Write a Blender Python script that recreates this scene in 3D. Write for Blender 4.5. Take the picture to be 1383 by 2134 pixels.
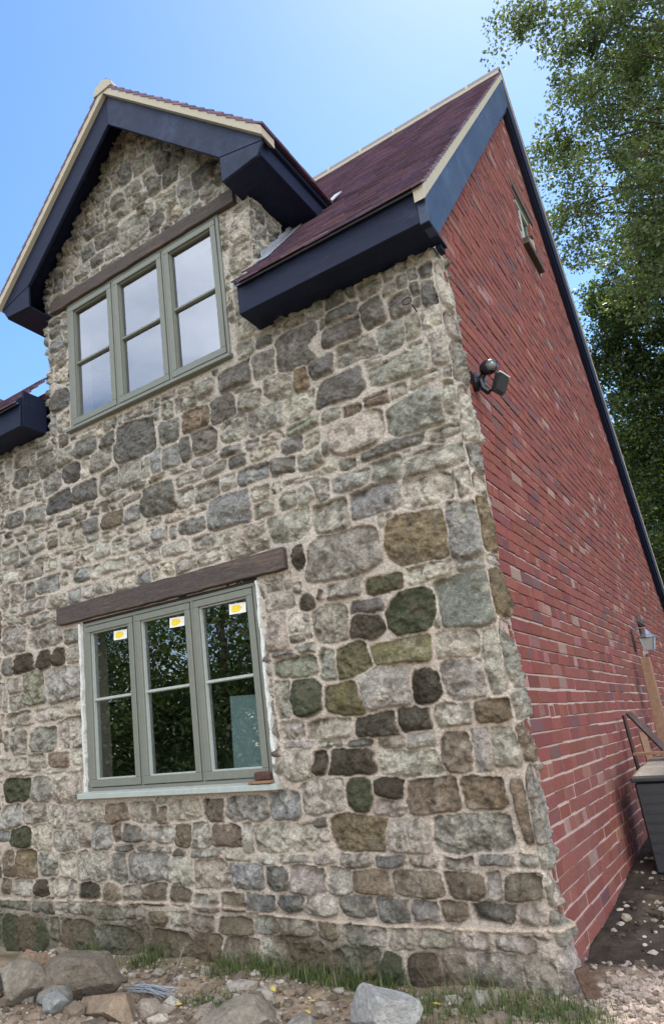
import bpy, math, random
import numpy as np
from mathutils import Vector, Matrix
R = math.radians
random.seed(7); rng = np.random.default_rng(11)
sc = bpy.context.scene
col = sc.collection
for o in list(bpy.data.objects): bpy.data.objects.remove(o)

# ---------------------------------------------------------------- camera
cam = bpy.data.cameras.new('camera'); camo = bpy.data.objects.new('camera', cam); col.objects.link(camo)
CX = Vector((0.80390896, 0.58804278, -0.08908464))      # image right in world (X, Y, Z)
CD = Vector((-0.21126072, 0.14231676, -0.96701336))     # image down
CF = Vector((-0.55596699, 0.79621079, 0.23864006))      # forward
CX.normalize(); CF = (CF - CX*CF.dot(CX)).normalized(); CD = CF.cross(CX).normalized()
if CD.z > 0: CD = -CD
camo.matrix_world = Matrix(((CX[0], -CD[0], -CF[0], 0.96), (CX[1], -CD[1], -CF[1], -3.578), (CX[2], -CD[2], -CF[2], 1.2), (0, 0, 0, 1)))
cam.sensor_fit = 'VERTICAL'; cam.sensor_height = 24.0
cam.lens = 24.0*1493.95/2134.0
cam.shift_x = 193.8/2134.0; cam.shift_y = 120.2/2134.0
cam.clip_start = 0.05; cam.clip_end = 3000
sc.camera = camo
sc.render.resolution_x = 663; sc.render.resolution_y = 1024

# ---------------------------------------------------------------- light
CLOUD_BIAS = 0.42; CLOUD = (18.6, 18.8, 19.0)
SUN_AZ, SUN_EL = -1.0, 58.0        # degrees clockwise from +Y
world = bpy.data.worlds.new('World'); sc.world = world; world.use_nodes = True
wn = world.node_tree.nodes; wl = world.node_tree.links; wn.clear()
sky = wn.new('ShaderNodeTexSky'); sky.sky_type = 'NISHITA'; sky.sun_disc = False
sky.sun_elevation = R(SUN_EL); sky.sun_rotation = R(SUN_AZ); sky.air_density = 1.0; sky.dust_density = 0.19; sky.ozone_density = 1.5
bgn = wn.new('ShaderNodeBackground'); bgn.inputs['Strength'].default_value = 0.07
wo = wn.new('ShaderNodeOutputWorld')
def wnode(t, **k):
    x = wn.new(t)
    for a_, v_ in k.items(): setattr(x, a_, v_)
    return x
tc = wn.new('ShaderNodeTexCoord'); cn = wn.new('ShaderNodeTexNoise'); cn.inputs['Scale'].default_value = 1.5; cn.inputs['Detail'].default_value = 7
mp = wn.new('ShaderNodeMapping'); mp.inputs['Scale'].default_value = (1, 1, 2.2); mp.inputs['Location'].default_value = (0.35, 0.2, 0.1)
# broken cloud, thickest in the part of the sky out of view towards -Y, shaped to brighten the front wall
dt = wnode('ShaderNodeVectorMath', operation='DOT_PRODUCT'); dt.inputs[1].default_value = (0.50, -0.76, 0.38)
ma = wnode('ShaderNodeMath', operation='MULTIPLY_ADD'); ma.inputs[1].default_value = CLOUD_BIAS; ma.inputs[2].default_value = -0.08
ad = wnode('ShaderNodeMath', operation='ADD')
cr = wn.new('ShaderNodeValToRGB'); cr.color_ramp.elements[0].position = 0.44; cr.color_ramp.elements[1].position = 1.0
cm = wn.new('ShaderNodeMixRGB'); cm.inputs['Color2'].default_value = (*CLOUD, 1)
wl.new(tc.outputs['Generated'], mp.inputs['Vector']); wl.new(mp.outputs[0], cn.inputs['Vector']); wl.new(tc.outputs['Generated'], dt.inputs[0])
wl.new(dt.outputs['Value'], ma.inputs[0]); wl.new(ma.outputs[0], ad.inputs[0]); wl.new(cn.outputs['Fac'], ad.inputs[1]); wl.new(ad.outputs[0], cr.inputs[0])
wl.new(cr.outputs[0], cm.inputs['Fac'])
hs = wn.new('ShaderNodeHueSaturation'); hs.inputs['Saturation'].default_value = 1.18; wl.new(sky.outputs[0], hs.inputs['Color']); wl.new(hs.outputs[0], cm.inputs['Color1']); wl.new(cm.outputs[0], bgn.inputs['Color']); wl.new(bgn.outputs[0], wo.inputs[0])
sun = bpy.data.lights.new('sun', 'SUN'); suno = bpy.data.objects.new('sun', sun); col.objects.link(suno)
sun.energy = 2.2; sun.angle = R(0.6); sun.color = (1.0, 0.93, 0.82)
sd = Vector((math.sin(R(SUN_AZ))*math.cos(R(SUN_EL)), math.cos(R(SUN_AZ))*math.cos(R(SUN_EL)), math.sin(R(SUN_EL))))
suno.rotation_euler = (-sd).to_track_quat('-Z', 'Y').to_euler(); suno.location = sd*40
vs = sc.view_settings; vs.view_transform = 'Standard'; vs.look = 'None'; vs.exposure = 1.9; vs.gamma = 1.0; vs.use_curve_mapping = False
sc.render.engine = 'CYCLES'

# ---------------------------------------------------------------- helpers
def tag(o, label=None, cat=None, group=None, kind=None):
    if label: o['label'] = label
    if cat: o['category'] = cat
    if group: o['group'] = group
    if kind: o['kind'] = kind
    return o
def empty(name, loc, label, cat, group=None):
    o = bpy.data.objects.new(name, None); col.objects.link(o); o.location = loc; o.empty_display_size = .1
    return tag(o, label, cat, group)
def link(name, me, mat=None, parent=None, smooth=False):
    o = bpy.data.objects.new(name, me); col.objects.link(o)
    if mat is not None: me.materials.append(mat)
    if smooth: me.polygons.foreach_set('use_smooth', [True]*len(me.polygons))
    if parent is not None:
        bpy.context.view_layer.update()
        o.parent = parent; o.matrix_parent_inverse = Matrix.Translation(-Vector(world_loc(parent)))
    return o
def world_loc(p):
    v = Vector(p.location)
    return v
class MB:
    """collects polygons, builds one mesh"""
    def __init__(s): s.v = []; s.f = []; s.c = []
    def box(s, x0, x1, y0, y1, z0, z1, c=None):
        b = len(s.v); s.v += [(x0,y0,z0),(x1,y0,z0),(x1,y1,z0),(x0,y1,z0),(x0,y0,z1),(x1,y0,z1),(x1,y1,z1),(x0,y1,z1)]
        s.f += [(b,b+3,b+2,b+1),(b+4,b+5,b+6,b+7),(b,b+1,b+5,b+4),(b+1,b+2,b+6,b+5),(b+2,b+3,b+7,b+6),(b+3,b,b+4,b+7)]
        if c is not None: s.c += [c]*8
        return s
    def hexa(s, p, c=None):
        """8 points: bottom 4, top 4 (same winding)"""
        b = len(s.v); s.v += [tuple(q) for q in p]
        s.f += [(b,b+3,b+2,b+1),(b+4,b+5,b+6,b+7),(b,b+1,b+5,b+4),(b+1,b+2,b+6,b+5),(b+2,b+3,b+7,b+6),(b+3,b,b+4,b+7)]
        if c is not None: s.c += [c]*8
        return s
    def prism(s, poly, axis, a, b_, c=None):
        """poly of 2D points extruded along axis ('x': pts are (y,z); 'y': pts are (x,z))"""
        n = len(poly); b = len(s.v)
        for t in (a, b_):
            for (p, q) in poly: s.v.append((t, p, q) if axis == 'x' else ((p, t, q) if axis == 'y' else (p, q, t)))
        s.f.append(tuple(range(b, b+n))[::-1]); s.f.append(tuple(range(b+n, b+2*n)))
        for i in range(n): j = (i+1) % n; s.f.append((b+i, b+j, b+n+j, b+n+i))
        if c is not None: s.c += [c]*(2*n)
        return s
    def tube(s, pts, r, n=8, c=None):
        pts = [Vector(p) for p in pts]; b0 = len(s.v)
        for i, p in enumerate(pts):
            d = (pts[min(i+1, len(pts)-1)] - pts[max(i-1, 0)]).normalized()
            a = d.orthogonal().normalized() if i == 0 else (la - d*la.dot(d)).normalized()
            la = a; q = d.cross(a); rr = r[i] if isinstance(r, (list, tuple)) else r
            for k in range(n):
                t = 2*math.pi*k/n; s.v.append(tuple(p + a*math.cos(t)*rr + q*math.sin(t)*rr))
                if c is not None: s.c.append(c)
        for i in range(len(pts)-1):
            for k in range(n):
                k2 = (k+1) % n; s.f.append((b0+i*n+k, b0+i*n+k2, b0+(i+1)*n+k2, b0+(i+1)*n+k))
        s.f.append(tuple(range(b0, b0+n))[::-1]); e = b0+(len(pts)-1)*n; s.f.append(tuple(range(e, e+n)))
        return s
    def mesh(s, name, bevel=0):
        me = bpy.data.meshes.new(name); me.from_pydata(s.v, [], s.f)
        if s.c:
            at = me.color_attributes.new('tint', 'FLOAT_COLOR', 'POINT')
            a = np.ones((len(s.v), 4), 'f'); a[:, :len(s.c[0])] = np.array(s.c, 'f'); at.data.foreach_set('color', a.ravel())
        import bmesh
        bm = bmesh.new(); bm.from_mesh(me); bmesh.ops.recalc_face_normals(bm, faces=bm.faces)
        if bevel: bmesh.ops.bevel(bm, geom=list(bm.edges), offset=bevel, segments=1, affect='EDGES', clamp_overlap=True)
        bm.to_mesh(me); bm.free(); me.update()
        return me
    def build(s, name, mat, parent=None, smooth=False, bevel=0):
        return link(name, s.mesh(name, bevel), mat, parent, smooth)

def mat(name, color, rough=.7, noise=None, bump=None, attr=None, metal=0, spec=None, coords='Object', color2=None, ramp=(.35,.65), blot=None, stretch=None, grain=None):
    """noise=(scale, amount) darker/lighter variation; color2 mixed by noise; bump=(scale,strength,distance); blot=(scale,color,lo,hi)"""
    m = bpy.data.materials.new(name); m.use_nodes = True
    n = m.node_tree.nodes; l = m.node_tree.links; bs = n['Principled BSDF']
    bs.inputs['Roughness'].default_value = rough; bs.inputs['Metallic'].default_value = metal
    if spec is not None: bs.inputs['Specular IOR Level'].default_value = spec
    t = n.new('ShaderNodeTexCoord').outputs[coords]
    if stretch:
        mp_ = n.new('ShaderNodeMapping'); mp_.inputs['Scale'].default_value = stretch; l.new(t, mp_.inputs['Vector']); t = mp_.outputs[0]
    if attr:
        a = n.new('ShaderNodeAttribute'); a.attribute_name = attr; cur = a.outputs['Color']
    else:
        rgb = n.new('ShaderNodeRGB'); rgb.outputs[0].default_value = (*color, 1); cur = rgb.outputs[0]
    def nz(scale, detail=6, rgh=.6):
        x = n.new('ShaderNodeTexNoise'); x.inputs['Scale'].default_value = scale; x.inputs['Detail'].default_value = detail; x.inputs['Roughness'].default_value = rgh
        l.new(t, x.inputs['Vector']); return x.outputs['Fac']
    def rmp(src, lo, hi, c0=(0,0,0), c1=(1,1,1)):
        x = n.new('ShaderNodeValToRGB'); x.color_ramp.elements[0].position = lo; x.color_ramp.elements[1].position = hi
        x.color_ramp.elements[0].color = (*c0, 1); x.color_ramp.elements[1].color = (*c1, 1); l.new(src, x.inputs[0]); return x.outputs[0]
    def mix(a_, b_, f, mode='MIX'):
        x = n.new('ShaderNodeMixRGB'); x.blend_type = mode
        for s_, v_ in ((x.inputs['Color1'], a_), (x.inputs['Color2'], b_), (x.inputs['Fac'], f)):
            if isinstance(v_, (int, float)): s_.default_value = v_
            elif isinstance(v_, tuple): s_.default_value = (*v_, 1)
            else: l.new(v_, s_)
        return x.outputs[0]
    if color2 is not None: cur = mix(cur, color2, rmp(nz(noise[0] if noise else 5), *ramp))
    if blot: cur = mix(cur, blot[1], rmp(nz(blot[0], 8, .7), blot[2], blot[3]))
    if noise:
        a_ = noise[1]; cur = mix(cur, rmp(nz(noise[0]*3.1, 8, .7), .25, .75, (1-a_,)*3, (1+a_,)*3), 1.0, 'MULTIPLY')
    if grain: cur = mix(cur, rmp(nz(grain[0], 3, .8), .3, .7, (1-grain[1],)*3, (1+grain[1],)*3), 1.0, 'MULTIPLY')
    l.new(cur, bs.inputs['Base Color'])
    if bump:
        b = n.new('ShaderNodeBump'); b.inputs['Strength'].default_value = bump[1]; b.inputs['Distance'].default_value = bump[2]
        l.new(nz(bump[0], 8, .65), b.inputs['Height']); l.new(b.outputs[0], bs.inputs['Normal'])
    m['x'] = 1
    return m
M = {}
M['stone'] = mat('rubble_stone', None, .92, (22, .45), (48, 1.0, .026), attr='tint', spec=.2, grain=(170, .35))
M['brick'] = mat('red_brick', None, .85, (14, .30), (70, .7, .010), attr='tint', spec=.25, blot=(.9, (.17, .075, .062), .5, .85))
M['mortar'] = mat('mortar', (.44, .33, .29), .95, (12, .2), (110, .6, .006), spec=.1)
M['verge'] = mat('verge_mortar', (.40, .36, .285), .95, (20, .15), (120, .5, .004), spec=.1)
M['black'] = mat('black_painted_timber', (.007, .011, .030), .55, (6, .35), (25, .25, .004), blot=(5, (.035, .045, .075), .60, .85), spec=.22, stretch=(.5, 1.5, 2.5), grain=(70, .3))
M['blackblue'] = mat('weathered_black_timber_sheen', (.026, .040, .080), .45, (5, .5), (25, .5, .006), blot=(3.5, (.055, .075, .12), .48, .72), spec=.35)  # worn paint; grazing sky sheen also painted into the lighter blue base
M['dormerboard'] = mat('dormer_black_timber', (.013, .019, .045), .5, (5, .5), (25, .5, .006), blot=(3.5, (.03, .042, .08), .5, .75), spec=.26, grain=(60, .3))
M['tile'] = mat('clay_roof_tile', None, .8, (16, .25), (80, .4, .004), attr='tint', spec=.3)
M['ridge'] = mat('ridge_tile_clay', (.20, .17, .17), .85, (12, .2), (80, .4, .004))
M['lintel'] = mat('old_oak', (.060, .045, .040), .85, (7, .45), (40, .8, .008), blot=(6, (.15, .10, .07), .50, .8), stretch=(.35, 3, 3), grain=(60, .5))
M['sage'] = mat('sage_paint', (.150, .157, .132), .5, (8, .1), (60, .15, .002))
M['sagelight'] = mat('sage_paint_sill', (.33, .36, .33), .5, (10, .15), (60, .2, .002))
M['shadeblack'] = mat('gap_shade_and_dark_parts', (.02, .02, .02), .8)  # near-black: shade painted into gap and opening; also plain dark lamp parts
M['foam'] = mat('white_render_seam', (.55, .55, .52), .9, (25, .3), (60, .8, .006), blot=(30, (.22, .22, .2), .55, .7))
M['white'] = mat('white_plastic', (.75, .75, .72), .5, (8, .06))
M['yellow'] = mat('yellow_print', (.75, .55, .03), .6, (20, .1))
M['lead'] = mat('lead_flashing', (.25, .26, .30), .55, (12, .4), (20, .5, .01), metal=.3)
M['blackplastic'] = mat('black_plastic', (.012, .013, .018), .25, (10, .2))
M['binplastic'] = mat('dark_box_plastic', (.016, .017, .021), .5, (14, .2), (60, .2, .003))
M['lid'] = mat('faded_box_lid', (.17, .145, .12), .6, (9, .3), (50, .2, .003))
M['bark'] = mat('bark', (.06, .05, .04), .95, (12, .4), (30, 1, .02))
M['plank'] = mat('new_timber', (.22, .125, .075), .75, (9, .3), (40, .3, .003))
M['darkplank'] = mat('dark_timber', (.05, .032, .028), .8, (9, .3), (40, .3, .003))
M['rock'] = mat('field_stone', None, .95, (14, .45), (30, 1.0, .03), attr='tint', spec=.15)
M['soil'] = None
M['iron'] = mat('rusty_iron', (.02, .017, .016), .7, (30, .3))
M['zinc'] = mat('grey_metal', (.22, .24, .30), .45, (14, .2), metal=.6)
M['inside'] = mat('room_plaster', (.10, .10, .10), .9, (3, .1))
M['board'] = mat('pale_board', (.38, .48, .47), .8, (4, .12))
M['straw'] = mat('grey_wire', (.30, .33, .36), .6, (20, .2))
M['leafyellow'] = mat('yellow_leaf', (.55, .42, .08), .7, (20, .2))
def glass_mat(name, fac, tint):
    m = bpy.data.materials.new(name); m.use_nodes = True; n = m.node_tree.nodes; l = m.node_tree.links; n.clear()
    o = n.new('ShaderNodeOutputMaterial'); mx = n.new('ShaderNodeMixShader'); tr = n.new('ShaderNodeBsdfTransparent'); gl = n.new('ShaderNodeBsdfGlossy')
    tr.inputs[0].default_value = (.75, .8, .8, 1); gl.inputs[0].default_value = tint; gl.inputs['Roughness'].default_value = .005
    t = n.new('ShaderNodeTexCoord'); nz = n.new('ShaderNodeTexNoise'); nz.inputs['Scale'].default_value = 2.2; b = n.new('ShaderNodeBump'); b.inputs['Strength'].default_value = .06; b.inputs['Distance'].default_value = .02
    l.new(t.outputs['Object'], nz.inputs['Vector']); l.new(nz.outputs['Fac'], b.inputs['Height']); l.new(b.outputs[0], gl.inputs['Normal'])
    fr = n.new('ShaderNodeFresnel'); fr.inputs[0].default_value = fac
    ge = n.new('ShaderNodeNewGeometry'); iv = n.new('ShaderNodeMath'); iv.operation = 'SUBTRACT'; iv.inputs[0].default_value = 1; ml = n.new('ShaderNodeMath'); ml.operation = 'MULTIPLY'
    l.new(ge.outputs['Backfacing'], iv.inputs[1]); l.new(iv.outputs[0], ml.inputs[0]); l.new(fr.outputs[0], ml.inputs[1]); l.new(ml.outputs[0], mx.inputs[0]); l.new(tr.outputs[0], mx.inputs[1]); l.new(gl.outputs[0], mx.inputs[2]); l.new(mx.outputs[0], o.inputs[0])
    return m
M['glass'] = glass_mat('coated_glass', 3.6, (.92, .95, 1, 1)); M['glasslow'] = glass_mat('clear_glass', 2.8, (.92, .96, 1, 1))
def leaf_mat(name, trans=.45):
    m = bpy.data.materials.new(name); m.use_nodes = True; n = m.node_tree.nodes; l = m.node_tree.links; n.clear()
    o = n.new('ShaderNodeOutputMaterial'); mx = n.new('ShaderNodeMixShader'); d = n.new('ShaderNodeBsdfPrincipled'); t = n.new('ShaderNodeBsdfTranslucent')
    a = n.new('ShaderNodeAttribute'); a.attribute_name = 'tint'; d.inputs['Roughness'].default_value = .55
    g = n.new('ShaderNodeMixRGB'); g.blend_type = 'MULTIPLY'; g.inputs[0].default_value = 1; g.inputs[2].default_value = (1.5, 1.6, .7, 1)
    l.new(a.outputs['Color'], d.inputs['Base Color']); l.new(a.outputs['Color'], g.inputs[1]); l.new(g.outputs[0], t.inputs[0])
    mx.inputs[0].default_value = trans; l.new(d.outputs[0], mx.inputs[1]); l.new(t.outputs[0], mx.inputs[2]); l.new(mx.outputs[0], o.inputs[0])
    return m
M['leaf'] = leaf_mat('foliage'); M['grass'] = leaf_mat('grass_blades', .3)

def vnoise(x, y, seed, cell):
    """smooth value noise, vectorised"""
    r = np.random.default_rng(seed); g = r.random((256, 256)).astype('f')
    x = x/cell; y = y/cell; xi = np.floor(x).astype(int); yi = np.floor(y).astype(int); fx = x-xi; fy = y-yi
    fx = fx*fx*(3-2*fx); fy = fy*fy*(3-2*fy)
    a = g[xi % 256, yi % 256]; b = g[(xi+1) % 256, yi % 256]; c = g[xi % 256, (yi+1) % 256]; d = g[(xi+1) % 256, (yi+1) % 256]
    return (a*(1-fx)+b*fx)*(1-fy)+(c*(1-fx)+d*fx)*fy
def fbm(x, y, seed, cell, oct=4):
    s = 0; a = 1; t = 0
    for i in range(oct): s = s+a*(vnoise(x, y, seed+i, cell)-.5); t += a; a *= .5; cell *= .5
    return s/t*2
def grid_mesh(name, P, keep, colr, mtl, parent=None, flip=False):
    """P (H,W,3) grid of points; keep (H-1,W-1) mask of quads"""
    H, W_ = P.shape[:2]; idx = np.arange(H*W_).reshape(H, W_)
    q = np.stack([idx[:-1,:-1], idx[:-1,1:], idx[1:,1:], idx[1:,:-1]], -1)[keep]
    if flip: q = q[:, ::-1]
    used = np.zeros(H*W_, bool); used[q.ravel()] = True; mapi = np.cumsum(used)-1; q = mapi[q]
    V = P.reshape(-1, 3)[used].astype('f'); me = bpy.data.meshes.new(name)
    me.vertices.add(len(V)); me.vertices.foreach_set('co', V.ravel()); me.loops.add(q.size); me.loops.foreach_set('vertex_index', q.ravel().astype('i'))
    me.polygons.add(len(q)); me.polygons.foreach_set('loop_start', np.arange(0, q.size, 4, dtype='i')); me.polygons.foreach_set('loop_total', np.full(len(q), 4, 'i'))
    me.update(calc_edges=True); me.validate()
    if colr is not None:
        C_ = np.ones((len(V), 4), 'f'); C_[:, :3] = colr.reshape(-1, 3)[used]
        at = me.color_attributes.new('tint', 'FLOAT_COLOR', 'POINT'); at.data.foreach_set('color', C_.ravel())
    return link(name, me, mtl, parent, True)
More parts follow.
